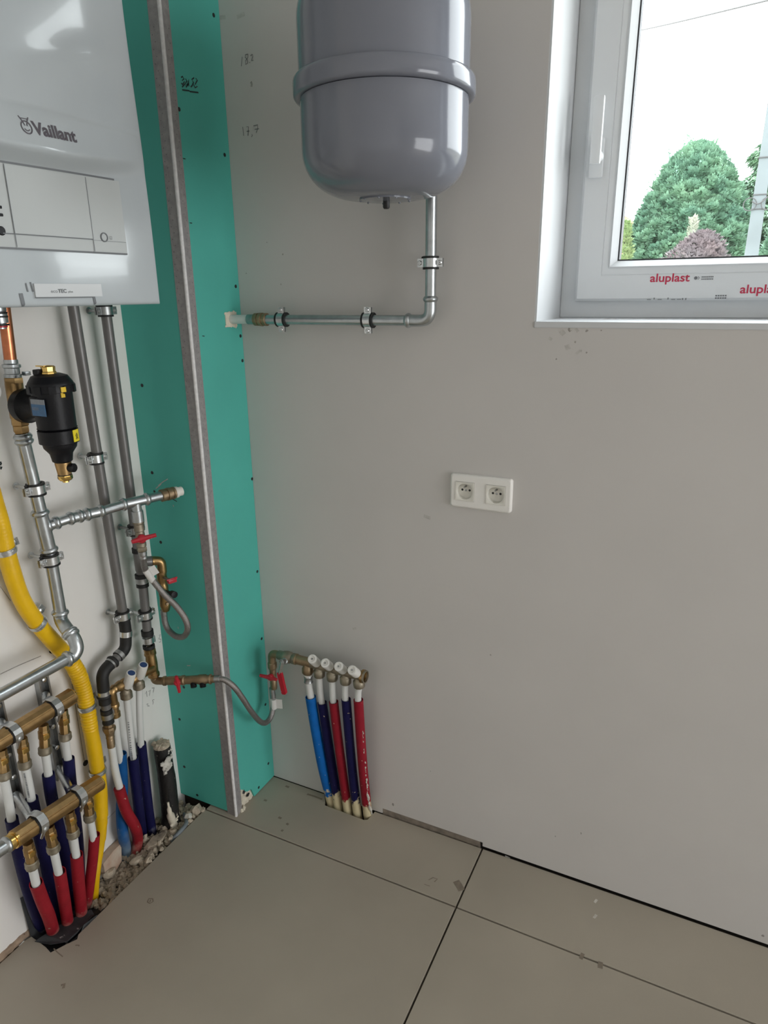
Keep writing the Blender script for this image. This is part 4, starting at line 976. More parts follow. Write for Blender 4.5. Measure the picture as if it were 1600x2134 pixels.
# ------------------------------------------------------------------ small brass valves and braided hoses
def butterfly(mb, c, ax, up, s=1.0):
    """two-winged handle: hub on the spindle axis, wings along ax"""
    c, ax, up = V(c), V(ax).normalized(), V(up).normalized()
    mb.lathe(c, up, [(0.0045 * s, 0), (0.0075 * s, 0.002), (0.0075 * s, 0.009), (0.005 * s, 0.012), (0.0, 0.0122)], 14)
    mb.tube([c + up * 0.007 - ax * 0.003, c + up * 0.009 + ax * 0.011 * s, c + up * 0.010 + ax * 0.024 * s], [0.0055 * s, 0.0042 * s, 0.0034 * s], 8)
    mb.tube([c + up * 0.007 + ax * 0.003, c + up * 0.009 - ax * 0.010 * s, c + up * 0.010 - ax * 0.017 * s], [0.0055 * s, 0.0042 * s, 0.0034 * s], 8)
    return mb
def hexnut(mb, p, d, r, L): return mb.lathe(p, d, [(r * 0.9, 0), (r, 0.0015), (r, L - 0.0015), (r * 0.9, L)], 6)
CAMD = V((1.2, -1.1, 0.2)).normalized()
xv = TX
t = thing('filling_valve', 'brass valve with red handle and braided hose loop in front of the green casing', 'valve', (xv, T2.y, 0.86))
z0, z1 = T2.z - 0.047, V((0.098, -0.313, 0.8303)).z
O2 = V((xv, T2.y, 0))
b = MB().lathe(O2, UP, [(0.0128, z0), (0.0128, z0 - 0.004), (0.0110, z0 - 0.006), (0.0115, z0 - 0.022), (0.0095, z0 - 0.024), (0.0105, z0 - 0.030), (0.0105, z0 - 0.044), (0.0095, z0 - 0.050), (0.0112, z0 - 0.052), (0.0112, z0 - 0.060), (0.0095, z0 - 0.062)], 16)
b = hexnut(b, O2 + V((0, 0, z0 - 0.062)), DN, 0.0115, 0.011)
build('valve_body', b, 'nickel brass', t)
hp_ = O2 + V((0.008, -0.004, V((0.11, -0.3065, 0.862)).z))
build('handle', butterfly(MB(), hp_ + CAMD * 0.002, V((0.55, 0.80, 0.12)), CAMD, 1.35), 'red handle', t)
hs_ = O2 + V((0, 0, z0 - 0.073))
hz = V((0.1, -0.3157, 0.8076))
yh = -0.262
HP = [hs_, hs_ + V((0, 0.001, -0.016)), V((0.0889, -0.295, 0.7712)), V((0.0986, -0.285, 0.7392)), V((0.1172, -0.272, 0.7007)), V((0.1431, -0.262, 0.6682)), V((0.1597, -0.255, 0.6349)), V((0.1591, -0.25, 0.6048)), V((0.1389, -0.245, 0.578)), V((0.1081, -0.24, 0.5686)), V((0.0808, -0.235, 0.5765)), V((0.0689, -0.232, 0.5916)), V((0.0651, -0.23, 0.6116)), V((0.0658, -0.23, 0.6279))]
hose = build('braided_hose', MB().tube(smooth(HP, 7), 0.0077, 14), 'braid', t)
d0 = (HP[1] - HP[0]).normalized()
build('ferrule', MB().lathe(HP[0], d0, [(0.0098, 0), (0.0098, 0.008), (0.0085, 0.009), (0.0090, 0.010), (0.0090, 0.018), (0.0075, 0.019)], 16), 'steel dull', hose)
dz_ = (HP[-2] - HP[-1]).normalized()
build('ferrule', MB().lathe(HP[-1] - dz_ * 0.002, dz_, [(0.0085, 0), (0.0085, 0.014), (0.0075, 0.015)], 16), 'steel dull', hose)
ta, tb_ = V((0.0909, -0.296, 0.7682)), V((0.0987, -0.284, 0.7363))
td = (tb_ - ta).normalized()
b = MB().lathe(ta, td, [(0.0078, 0), (0.0082, 0.0), (0.0082, (tb_ - ta).length), (0.0078, (tb_ - ta).length)], 16)
sw = td.cross(CAMD).normalized()
b.box(ta + td * 0.012 - sw * 0.013 if sw.x < 0 else ta + td * 0.012 + sw * 0.013, (0.020, 0.0006, 0.024), (sw, CAMD, td))
build('paper_tag', b, 'paper', hose)

t = thing('backflow_valve', 'upright brass valve with small red knob and black cap behind the upper hose loop', 'valve', (0.0718, -0.23, 0.6585))
X0 = V((0.0732, -0.23, 0.7658)); X1 = V((0.0675, -0.23, 0.6282)); xm = (X0.x + X1.x) / 2
st = lerp((0.05, -0.2695, 0.7726), X0, 0.62)
b = MB().tube(bend([st, X0 + V((0.004, 0, 0.0)), X0 + V((0.004, 0, -0.030))], 0.012, 6), 0.0112, 16)
b.lathe(st - (st - X0).normalized() * 0.002, X0 - st, [(0.0115, -0.004), (0.0118, 0.004), (0.0100, 0.006)], 14)
build('elbow', b, 'brass', t)
zz = [X0.z - 0.022 + (X1.z - X0.z + 0.022) * k for k in (0, .1, .14, .24, .28, .36, .40, .62, .64, .84, .86, .96, 1.0)]
rr_ = [0.0100, 0.0128, 0.0118, 0.0130, 0.0112, 0.0112, 0.0126, 0.0122, 0.0112, 0.0132, 0.0135, 0.0105, 0.009]
b = MB().lathe((xm + 0.003, -0.23, 0), UP, list(zip(rr_, zz)), 14)
build('valve_body', b, 'brass', t)
p = V((xm + 0.003, -0.23, V((0.095, -0.24, 0.722)).z)); q = V((0.1186, -0.245, 0.7257))
b = MB().tube([p, q], [0.0035, 0.0035], 10); st_ = build('spindle', b, 'steel dull', t)
dd = (q - p).normalized()
b = MB().box(q + dd * 0.003, (0.010, 0.022, 0.010), (dd, dd.cross(UP), UP), 0.002).box(q + dd * 0.004 + V((0, 0, 0.005)), (0.004, 0.028, 0.005), (dd, dd.cross(UP), UP), 0.001)
build('handle', b, 'red handle', st_)
p = V((xm + 0.003, -0.23, V((0.0973, -0.24, 0.6835)).z)); q = V((0.1213, -0.245, 0.6889))
dd = (q - p).normalized(); b = MB().lathe(p, dd, [(0.005, 0), (0.005, (q - p).length * 0.75), (0.0085, (q - p).length * 0.8), (0.0085, (q - p).length + 0.004), (0.0, (q - p).length + 0.005)], 14)
build('vent_cap', b, 'black plastic', t)
p = V((xm + 0.003, -0.23, V((0.0911, -0.24, 0.6508)).z)); b = MB().lathe(p, V((0.7, -0.3, 0.1)), [(0.0045, 0), (0.0045, 0.014), (0.0035, 0.016), (0.0, 0.016)], 10); build('test_plug', b, 'dull brass', t)

# lower loop: brass tee under the grey pipe, valve across the casing, hose round its corner
t = thing('brass_tee', 'brass tee and elbow at the lower end of the grey pipe beside the green casing', 'fitting', (0.05, -0.2778, 0.4652))
u0, u1 = V((0.05, -0.2775, 0.5412)), V((0.05, -0.2743, 0.4549)); d = (u1 - u0).normalized(); L = (u1 - u0).length
b = MB().lathe(u0, d, [(0.0105, 0), (0.0138, 0.002), (0.0138, 0.014), (0.0150, 0.015), (0.0150, 0.019), (0.0125, 0.020), (0.0135, 0.030), (0.0140, 0.045), (0.0130, L - 0.014), (0.0150, L - 0.012), (0.0150, L - 0.004), (0.011, L)], 18)
build('tee_body', b, 'brass', t)
hexnut_ = hexnut(MB(), u0 + d * 0.001, d, 0.0152, 0.013); build('hex_nut', hexnut_, 'brass', t)
W = [V((0.05, -0.2738, 0.4475)), V((0.0737, -0.268, 0.4462)), V((0.1088, -0.257, 0.4478)), V((0.1497, -0.245, 0.4546)), V((0.1769, -0.236, 0.4595)), V((0.204, -0.222, 0.4601))]
build('elbow', MB().tube(bend([u1 - d * 0.006, W[0] + V((0.0, 0.0, -0.004)), W[1], lerp(W[1], W[2], 0.15)], 0.012, 7), 0.0098, 16), 'dull brass', t)
t = thing('filling_valve', 'horizontal brass valve with red wing handle and two black caps, hose round the casing corner', 'valve', tuple(W[2]))
d = (W[5] - W[1]).normalized(); Lw = (W[5] - W[1]).length
b = MB().lathe(W[1], d, [(q * 1.14, h) for q, h in [(0.0098, 0.0), (0.0112, 0.002), (0.0112, 0.007), (0.0092, 0.008), (0.0100, 0.018), (0.0100, 0.050), (0.0114, 0.052), (0.0114, 0.058), (0.0095, 0.060), (0.0100, 0.095), (0.0114, 0.098), (0.0114, 0.115), (0.0095, 0.118), (0.0095, 0.126), (0.0116, 0.127), (0.0116, Lw - 0.010), (0.0085, Lw - 0.008), (0.0085, Lw)]], 14)
vb = build('valve_body', b, 'dull brass', t)
hx = lerp(W[1], W[5], 0.27) + CAMD * 0.007
build('handle', butterfly(MB(), hx, V((0.0, 0.1, -1.0)), CAMD, 1.2), 'red handle', t)
for k in (0.58, 0.76):
    p = lerp(W[1], W[5], k); build('test_cap', MB().lathe(p + V((0.003, -0.003, -0.003)), V((0.45, -0.45, -0.75)), [(0.0055, 0), (0.0078, 0.005), (0.0078, 0.014), (0.0065, 0.0155), (0.0, 0.0155)], 16), 'black plastic', vb)
HL = [W[5] - d * 0.004, W[5] + d * 0.012, V((0.2308, -0.212, 0.4573)), V((0.25, -0.204, 0.4383)), V((0.2588, -0.185, 0.3956)), V((0.2617, -0.16, 0.3436)), V((0.2598, -0.125, 0.2899)), V((0.2571, -0.095, 0.2655)), V((0.2557, -0.07, 0.268)), V((0.255, -0.055, 0.2896)), V((0.2537, -0.05, 0.3204)), V((0.2521, -0.05, 0.3415))]
hose = build('braided_hose', MB().tube(smooth(HL, 7), 0.0075, 14), 'braid', t)
build('ferrule', MB().lathe(HL[0], d, [(0.0085, 0), (0.0088, 0.004), (0.0088, 0.018), (0.0072, 0.019)], 16), 'steel dull', hose)
p = V((0.2517, -0.05, 0.3368)); build('ferrule', MB().tube([p + V((0, 0, 0.012)), p + V((0.001, 0, -0.020))], 0.0083, 16), 'steel dull', hose)
p = V((0.2575, -0.055, 0.3028)); b = MB().lathe(p + V((0, 0, 0.014)), DN, [(0.0077, 0), (0.0081, 0), (0.0081, 0.030), (0.0077, 0.030)], 16).box(p + V((0.014, 0.004, 0.0)), (0.022, 0.0006, 0.029), (V((0.9, 0.3, 0)), V((-0.3, 0.9, 0)), UP))
build('paper_tag', b, 'paper', hose)

# cold-water tees with two white caps (left wall)
xj = 0.058
t = thing('supply_manifold', 'brass supply tees with two white caps with blue centres, left wall beside the green casing', 'manifold', (0.058, -0.373, 0.4838))
J = [V((0.058, -0.4096, 0.4982)), V((0.058, -0.2827, 0.4867))]
d = (J[1] - J[0]).normalized(); LJ = (J[1] - J[0]).length
b = MB().lathe(J[0], d, [(0.0085, -0.004), (0.0115, 0.002), (0.0100, 0.008), (0.0128, 0.016), (0.0135, 0.022), (0.0105, 0.026), (0.0130, 0.030), (0.0130, 0.050), (0.0105, 0.053), (0.0130, 0.057), (0.0130, 0.078), (0.0110, 0.080), (0.0110, LJ)], 18)
build('tee_body', b, 'brass', t)
e0 = V((0.058, -0.4094, 0.465))
b = MB().tube(bend([J[0] + d * 0.004, J[0] - d * 0.006 + V((0, 0, -0.003)), V((0.054, -0.4104, 0.4539))], 0.010, 6), 0.0105, 16)
el = build('end_elbow', b, 'brass', t)
v0 = V((0.054, -0.411, 0.4595)); b = MB().lathe(v0, DN, [(0.0115, 0), (0.0125, 0.002), (0.0125, 0.009), (0.0100, 0.011), (0.0100, 0.022), (0.0120, 0.024), (0.0120, 0.036), (0.009, 0.038)], 16)
build('outlet_nut', b, 'brass', el)
for cap_px, out_top, nut in ((((0.085, -0.3733, 0.5307)), V((0.058, -0.3746, 0.474)), V((0.058, -0.3739, 0.4601))), (((0.085, -0.3342, 0.5319)), V((0.058, -0.3333, 0.4775)), V((0.058, -0.3324, 0.4633)))):
    ctop = V(cap_px); base = out_top + V((0.002, 0, 0.004)); dd = (ctop - base).normalized(); Lc = (ctop - base).length
    oc = build('outlet', MB().lathe(out_top + V((0, 0, 0.012)), DN, [(0.010, 0), (0.0115, 0.010), (0.0130, 0.014), (0.0148, 0.016), (0.0148, 0.030), (0.0125, 0.032)], 14), 'nickel brass', t)
    build('bonnet', MB().lathe(base, dd, [(0.0085, 0), (0.0085, Lc * 0.4)], 14), 'nickel brass', oc)
    build('valve_cap', MB().lathe(base, dd, [(0.0112, Lc * 0.22), (0.0122, Lc * 0.26), (0.0118, Lc - 0.003), (0.0112, Lc - 0.0005), (0.0090, Lc), (0.0088, Lc - 0.0012), (0.0, Lc - 0.0012)], 24), 'cap white', oc)
    build('cap_insert', MB().lathe(base + dd * (Lc - 0.0013), dd, [(0.0086, 0), (0.0086, 0.0008), (0.0, 0.0009)], 20), 'cap blue', oc)

# ------------------------------------------------------------------ sleeved pipes
def sleeved(label, wpts, spts, sm_, rw=0.0088, rs=0.0128, group=None, prt=None):
    t = thing('sleeved_pipe', label, 'pipe', tuple(spts[-1]), group)
    build('water_pipe', MB().tube(smooth(wpts, 6), rw, 14), 'white pipe', t)
    sp = smooth(spts, 6); n_ = 18; b = MB(); b.tube(sp, rs, n_, caps=False)
    d_ = (sp[0] - sp[1]).normalized(); u_, w_, _ = frame(d_)
    k0 = b.ringverts(sp[0], u_, w_, rs, n_); k1 = b.ringverts(sp[0], u_, w_, rs - 0.0016, n_); k2 = b.ringverts(sp[0] - d_ * 0.02, u_, w_, rs - 0.0016, n_)
    b.bridge(k0, k1, n_); b.bridge(k1, k2, n_)
    if prt:          # faint line of print along the white pipe
        wp = smooth(wpts, 12); pb = MB(); rg = random.Random(len(label))
        for i in range(int(len(wp) * prt[0]), int(len(wp) * prt[1])):
            q = V(wp[i]); d_ = (V(wp[min(i + 1, len(wp) - 1)]) - V(wp[i - 1])).normalized()
            n_c = V((0.55, -0.83, 0)); n_c = (n_c - d_ * n_c.dot(d_)).normalized(); s_c = d_.cross(n_c)
            for k in (0.0, 0.5): pb.stroke([q + d_ * 0.004 * k + n_c * rw - s_c * 0.0018, q + d_ * 0.004 * k + n_c * rw + s_c * 0.0018], rg.uniform(0.0008, 0.0018), n_c, 0.0004)
        build('pipe_print', pb, 'grey print', t)
    build('sleeve', b, sm_, t)
    return t
G1 = 'blue sleeved pipes under the supply tees'
sleeved('navy sleeved pipe under the white cap farther from the green casing', [(0.058, -0.3743, 0.4576), (0.054, -0.3738, 0.3904), (0.045, -0.3702, 0.3007), (0.038, -0.3645, 0.2538)], [(0.04, -0.3672, 0.2695), (0.034, -0.3651, 0.1756), (0.03, -0.3645, 0.0818), (-0.0074, -0.3344, -0.03)], 'sleeve navy', 0.0085, 0.0135, G1, prt=(0.35, 0.85))
sleeved('navy sleeved pipe under the white cap next to the green casing', [(0.058, -0.3332, 0.4582), (0.05, -0.3363, 0.3798), (0.038, -0.3334, 0.3026), (0.032, -0.331, 0.2698)], [(0.032, -0.3287, 0.2844), (0.024, -0.3249, 0.1726), (0.021, -0.3254, 0.0626), (0.014, -0.3185, -0.03)], 'sleeve navy', 0.0085, 0.0125, G1)
sleeved('bright blue sleeved pipe half hidden behind a white pipe with a dark red sleeve', [(0.054, -0.4141, 0.4239), (0.045, -0.4096, 0.3554), (0.036, -0.4022, 0.2841), (0.034, -0.3997, 0.2601)], [(0.034, -0.396, 0.3006), (0.03, -0.4037, 0.2034), (0.03, -0.4176, 0.1399), (0.036, -0.4281, 0.0829), (0.0101, -0.4072, 0), (0.0116, -0.4152, -0.04)], 'sleeve blue', 0.0085, 0.0135)

# ------------------------------------------------------------------ heating manifolds, their brackets and pipes
HEX = [(1.0, 0.36), (0.86, 0.62), (0.42, 1.0), (-0.42, 1.0), (-1, 0.5), (-1, -0.5), (-0.42, -1.0), (0.42, -1.0), (0.86, -0.72), (1.0, -0.36), (1.02, 0.30), (0.93, 0.335)]
PROF = [(0.30, 1.0), (-0.45, 1.0), (-0.85, 0.72), (-1.0, 0.25), (-1.0, -0.35), (-0.6, -0.9), (0.0, -1.02), (0.5, -0.88), (0.85, -0.5), (1.0, 0.0), (0.97, 0.30), (0.86, 0.52), (0.78, 0.50), (0.72, 0.66)]
def manifold_bar(name, label, P0, P1, r, ends):
    P0, P1 = V(P0), V(P1); d = (P1 - P0).normalized(); x = V((1, 0, 0)); x = (x - d * x.dot(d)).normalized(); z = d.cross(x) * -1
    if z.z < 0: z = -z
    t = thing(name, label, 'manifold', tuple(lerp(P0, P1, 0.5)))
    b = MB().prism([P0 + x * (a * r) + z * (c * r) for a, c in PROF], P1 - P0)
    build('bar', b, 'brass', t, sharp=25)
    build('end_rim', MB().lathe(P1 - d * 0.001, d, [(r * 0.98, 0), (r * 1.02, 0.001), (r * 0.95, 0.003), (r * 0.6, 0.003)], 14), 'bright brass', t)
    return t, x, z, d
def outlet(t, top, nutc, rb_=0.0108, rn=0.0135, nutm='nickel brass'):
    top, nutc = V(top), V(nutc); d = (nutc - top).normalized(); L = (nutc - top).length
    b = MB().lathe(top - d * 0.012, d, [(rb_ * 0.95, 0), (rb_ * 0.95, 0.012), (rb_ * 1.10, 0.014), (rb_ * 1.10, 0.012 + L * 0.40), (rb_ * 0.92, 0.012 + L * 0.43), (rb_, 0.012 + L * 0.6), (rb_, 0.012 + L)], 8)
    o = build('outlet', b, 'bright brass' if False else 'brass', t, sharp=25)
    hexb = MB().box(top + d * (L * 0.24) + V((0.0108, -0.003, 0)), (0.004, 0.012, 0.012), None, 0.001)
    build('flow_marker', hexb, 'bright brass', o)
    b = MB().lathe(nutc - d * 0.009, d, [(rn * 0.86, 0), (rn, 0.002), (rn, 0.010), (rn * 1.04, 0.013), (rn * 0.98, 0.017), (rn * 0.7, 0.019)], 10)
    build('compression_nut', b, nutm, o)
tu, ux, uz, ud = manifold_bar('heating_manifold', 'upper brass heating manifold bar with blue sleeved return pipes, left wall', (0.062, -0.7565, 0.5457), (0.062, -0.5226, 0.5473), 0.0178, None)
for top, nut in (((0.064, -0.5524, 0.5182), (0.064, -0.5574, 0.4671)), ((0.064, -0.6033, 0.5129), (0.064, -0.6091, 0.4662)), ((0.064, -0.6536, 0.5131), (0.064, -0.6579, 0.4652)), ((0.064, -0.6994, 0.5166), (0.064, -0.7041, 0.4715))):
    outlet(tu, top, nut)
tl, lx, lz, ld = manifold_bar('heating_manifold', 'lower brass heating manifold bar with red sleeved flow pipes, standing off the left wall', (0.122, -0.7442, 0.3667), (0.122, -0.5358, 0.3475), 0.0178, None)
for top, nut in (((0.124, -0.5737, 0.3318), (0.124, -0.5752, 0.2861)), ((0.124, -0.6207, 0.3257), (0.124, -0.6215, 0.2802)), ((0.124, -0.6709, 0.3282), (0.124, -0.6711, 0.2833)), ((0.124, -0.7209, 0.3281), (0.124, -0.7218, 0.286))):
    outlet(tl, top, nut)
P0 = V((0.122, -0.7442, 0.3667)); b = MB().lathe(P0 + ld * 0.004, -ld, [(0.0165, 0), (0.0175, 0.001), (0.0175, 0.007), (0.0150, 0.008), (0.0150, 0.011), (0.0165, 0.012), (0.0165, 0.017), (0.0125, 0.019)], 20)
build('end_coupling', b, 'bright brass', tl)
t = thing('galvanised_feed', 'galvanised pipe end screwed to the lower brass manifold at the picture edge', 'pipe', tuple(P0 - ld * 0.03))
b = MB(); press(b, [P0 - ld * 0.012, P0 - ld * 0.055], 0.0125); build('socket', b, 'galvanised', t)
build('pipe', MB().tube([P0 - ld * 0.05, P0 - ld * 0.22], 0.0125, 18), 'galvanised', t)

def bracket(label, cu_, cl_, yrail):
    """wall rail with a clip round each manifold bar"""
    cu_, cl_ = V(cu_), V(cl_)
    t = thing('manifold_bracket', label, 'bracket', (0.0, yrail, cl_.z), 'manifold brackets')
    b = MB().bx(0.0, 0.016, yrail - 0.013, yrail - 0.009, cl_.z - 0.02, cu_.z + 0.055).bx(0.0, 0.016, yrail + 0.009, yrail + 0.013, cl_.z - 0.02, cu_.z + 0.055).bx(0.0, 0.0025, yrail - 0.013, yrail + 0.013, cl_.z - 0.02, cu_.z + 0.055)
    rail_ = build('rail', b, 'steel dull', t, flat=True)
    for z in (cu_.z + 0.045, cu_.z - 0.075, cu_.z - 0.13):
        build('rail_screw', MB().lathe((0.0025, yrail, z), PX, [(0.004, 0), (0.004, 0.012), (0.0055, 0.013), (0.0055, 0.0155), (0.003, 0.017), (0.0, 0.017)], 10), 'zinc bright', rail_)
    for c, d_, lab in ((cu_, ud, 'upper'), (cl_, ld, 'lower')):
        r_ = 0.0187
        x = V((1, 0, 0)); x = (x - d_ * x.dot(d_)).normalized(); z = V((0, 0, 1)); z = (z - d_ * z.dot(d_)).normalized()
        pl = [c + x * (a * r_ * 1.02) + z * (cc * r_ * 1.03) for a, cc in ((-1.05, 0.9), (-0.45, 1.06), (0.34, 1.06), (0.80, 0.70), (1.04, 0.32), (1.06, -0.1), (0.95, -0.55))]
        b = MB(); hw = 0.0085; th = 0.0018; n0 = len(pl)
        for p in pl:
            o_ = (p - c).normalized(); b.v += [p - d_ * hw, p + d_ * hw, p + d_ * hw + o_ * th, p - d_ * hw + o_ * th]
        for i in range(n0 - 1):
            for k in range(4):
                k2 = (k + 1) % 4; b.f.append((i * 4 + k, i * 4 + k2, i * 4 + 4 + k2, i * 4 + 4 + k))
        b.f += [(0, 3, 2, 1), ((n0 - 1) * 4, (n0 - 1) * 4 + 1, (n0 - 1) * 4 + 2, (n0 - 1) * 4 + 3)]
        b.tube([c + x * r_ * 0.92 - z * r_ * 0.5, c + x * r_ * 0.62 - z * r_ * 1.1, c + x * r_ * 0.3 - z * r_ * 1.75], [0.0042, 0.0035, 0.003], 8)
        cl = build('clip', b, 'zinc bright', t, flat=True)
        build('clip_lining', MB().band(c, d_, r_ * 0.90, r_ * 1.02, 0.022, 20), 'rubber', cl)
        build('clip_screw', MB().lathe(c + x * r_ * 0.98 - z * r_ * 0.28, x, [(0.003, 0), (0.0048, 0.002), (0.0048, 0.005), (0.002, 0.006), (0, 0.006)], 10), 'zinc bright', cl)
        b = MB().tube([V((0.012, yrail, c.z + 0.006)), V((c.x - r_ * 0.9, c.y - 0.002, c.z + 0.006))], 0.0092, 16)
        build('standoff', b, 'zinc bright', t)
bracket('manifold bracket nearer the yellow gas hose, holding both brass bars', (0.062, -0.5702, 0.5467), (0.122, -0.5939, 0.3532), V((0.008, -0.5495, 0.4624)).y)
bracket('manifold bracket nearer the cut edge of the picture, holding both brass bars', (0.062, -0.6688, 0.5456), (0.122, -0.6905, 0.3622), V((0.008, -0.6577, 0.467)).y)

GU = 'blue sleeved pipes of the upper manifold'
sleeved('navy sleeved pipe of the upper manifold, first from the yellow gas hose', [(0.064, -0.5581, 0.4601), (0.058, -0.5556, 0.4186), (0.055, -0.5542, 0.3911)], [(0.056, -0.5534, 0.4037), (0.054, -0.5573, 0.341), (0.048, -0.5577, 0.2454), (0.042, -0.5605, 0.1481), (0.0127, -0.562, -0.04)], 'sleeve navy', 0.0088, 0.0128, GU)
sleeved('navy sleeved pipe of the upper manifold, second from the yellow gas hose', [(0.064, -0.6096, 0.4604), (0.06, -0.6083, 0.4187), (0.057, -0.6083, 0.3864)], [(0.058, -0.6081, 0.4016), (0.052, -0.607, 0.3326), (0.044, -0.598, 0.2229), (0.038, -0.5936, 0.1124), (0.0125, -0.5847, -0.04)], 'sleeve navy', 0.0088, 0.0128, GU)
sleeved('navy sleeved pipe of the upper manifold, third from the yellow gas hose', [(0.064, -0.6586, 0.4586), (0.058, -0.6546, 0.4027), (0.054, -0.6534, 0.3506)], [(0.055, -0.6527, 0.3705), (0.046, -0.6467, 0.2782), (0.038, -0.6401, 0.1759), (0.032, -0.6368, 0.0728), (0.0064, -0.6169, -0.04)], 'sleeve navy', 0.0088, 0.0128, GU, prt=(0.1, 0.7))
sleeved('navy sleeved pipe of the upper manifold, cut by the picture edge', [(0.064, -0.7051, 0.4664), (0.056, -0.7014, 0.4015), (0.052, -0.7019, 0.3455)], [(0.052, -0.7009, 0.3558), (0.042, -0.6961, 0.2738), (0.034, -0.6898, 0.1797), (0.028, -0.6805, 0.079), (-0.0058, -0.6511, -0.04)], 'sleeve navy', 0.0088, 0.0128, GU)
GL = 'red sleeved pipes of the lower manifold'
sleeved('red sleeved pipe of the lower manifold, in front of the yellow gas hose', [(0.124, -0.5751, 0.2795), (0.118, -0.5707, 0.2362), (0.112, -0.567, 0.2035)], [(0.114, -0.5639, 0.2235), (0.102, -0.5708, 0.1544), (0.085, -0.5768, 0.0819), (0.0395, -0.5632, -0.02)], 'sleeve red', 0.0082, 0.0118, GL)
sleeved('red sleeved pipe of the lower manifold, second from the yellow gas hose', [(0.124, -0.6214, 0.2737), (0.117, -0.6183, 0.2301), (0.114, -0.6171, 0.2012)], [(0.114, -0.6158, 0.212), (0.098, -0.6124, 0.1216), (0.0618, -0.5956, -0.005), (0.0629, -0.5982, -0.03)], 'sleeve red', 0.0086, 0.0132, GL)
sleeved('red sleeved pipe of the lower manifold, third from the yellow gas hose', [(0.124, -0.6711, 0.2769), (0.117, -0.6662, 0.2272), (0.113, -0.6632, 0.1926)], [(0.114, -0.6614, 0.2071), (0.096, -0.6518, 0.1173), (0.0529, -0.6271, -0.002), (0.0531, -0.6283, -0.03)], 'sleeve red', 0.0086, 0.0128, GL)
sleeved('red sleeved pipe of the lower manifold, bent one nearest the picture edge', [(0.124, -0.7223, 0.2803), (0.117, -0.7178, 0.2404), (0.114, -0.7157, 0.209)], [(0.115, -0.7163, 0.228), (0.104, -0.7045, 0.1649), (0.086, -0.6869, 0.0928), (0.0412, -0.6576, -0.005), (0.0395, -0.6569, -0.03)], 'sleeve red', 0.0086, 0.0135, GL)

# ------------------------------------------------------------------ yellow gas hose
YP = [(0.03, -0.6008, 1.097), (0.03, -0.593, 1.019), (0.03, -0.5878, 0.9486), (0.031, -0.5861, 0.8766), (0.032, -0.5751, 0.7982), (0.033, -0.5511, 0.7325), (0.034, -0.5232, 0.6757), (0.034, -0.4945, 0.6206), (0.034, -0.4773, 0.5709), (0.034, -0.4695, 0.5096), (0.035, -0.4703, 0.4325), (0.037, -0.4709, 0.3669), (0.039, -0.4731, 0.3076), (0.042, -0.4786, 0.2501), (0.045, -0.4891, 0.1886)]
t = thing('gas_hose', 'thick yellow corrugated gas hose curving down the left wall', 'hose', (0.03, -0.5, 0.6))
yp = smooth(YP, 26)
m = len(yp); rad = []
L = 0; 
for i, p in enumerate(yp):
    if i: L += (p - yp[i - 1]).length
    k = i / m
    z = p.z
    amp = 0.0002
    if 0.42 < z < 0.63: amp = 0.0015
    rad.append(0.0172 + amp * math.sin(L * 2 * PI / 0.0075) + 0.0003 * math.sin(L * 60))
b = MB().tube(yp, rad, 22)
h = build('hose', b, 'gas yellow', t, sharp=70)
YT = [(0.045, -0.4869, 0.2012), (0.046, -0.4934, 0.1609), (0.047, -0.5052, 0.1235), (0.048, -0.5201, 0.0858), (0.05, -0.5367, 0.0429), (0.0375, -0.5386, -0.015), (0.0305, -0.5382, -0.04)]
b = MB().tube(smooth(YT, 6), [0.0150] + [0.0145] * 5 + [0.0132] * 6 + [0.0118] * 6 + [0.0112] * 6 + [0.0110] * 6 + [0.0108] * 6 + [0.0105] * 2, 18)
build('hose_tail', b, 'gas yellow', t)
def saddle(label, c, d, r, side, ear=True):
    c, d = V(c), V(d).normalized(); n = V((1, 0, 0)); n = (n - d * n.dot(d)).normalized(); s = d.cross(n) * side
    q = thing('hose_clip', label, 'clip', tuple(c), 'steel clips on the yellow gas hose')
    bd = MB().band(c, d, r, r + 0.0016, 0.012, 26).band(c, d, r, r + 0.0026, 0.003, 26)
    e = c + s * (r + 0.010) - n * (r - 0.004)
    ring_ = build('band', bd, 'zinc bright', q)
    build('ear', MB().box(e, (0.022, 0.002, 0.016), (s, n, d)).box(c + s * (r + 0.001) - n * (r * 0.45), (0.002, r * 1.1, 0.012), (s, n, d)), 'zinc bright', q)
    build('screw', MB().lathe(e - n * 0.02, n, [(0.003, 0), (0.003, 0.02), (0.006, 0.0208), (0.006, 0.024), (0.003, 0.0255), (0.0, 0.0255)], 12), 'zinc bright', q)
    return q
saddle('steel clip on the yellow gas hose, topmost one', (0.031, -0.5877, 0.9112), (0, 0.18, -1), 0.0176, -1)
saddle('steel clip on the yellow gas hose above the galvanised elbow', (0.033, -0.5518, 0.7351), (0, 0.62, -0.8), 0.0176, -1)
saddle('steel clip on the yellow gas hose level with the upper manifold end', (0.0346, -0.4693, 0.4827), (0, 0.12, -1), 0.0182, -1)
saddle('steel clip on the yellow gas hose just above the lower manifold end', (0.039, -0.4733, 0.3064), (0, 0.08, -1), 0.0182, -1)

# round white dial at the very edge of the picture
c = V((0.09, -0.5933, 1.229))
t = thing('white_dial', 'white round dial cut off by the picture edge beside the black filter', 'dial', (0.0, c.y, c.z))
build('dial_face', MB().lathe((0.055, c.y, c.z), PX, [(0.017, 0), (0.0185, 0.003), (0.0185, 0.030), (0.0165, 0.034), (0.0, 0.035)], 30), 'cap white', t)
build('dial_stem', MB().lathe((0.0, c.y, c.z), PX, [(0.010, 0), (0.010, 0.056)], 14), 'dull brass', t)

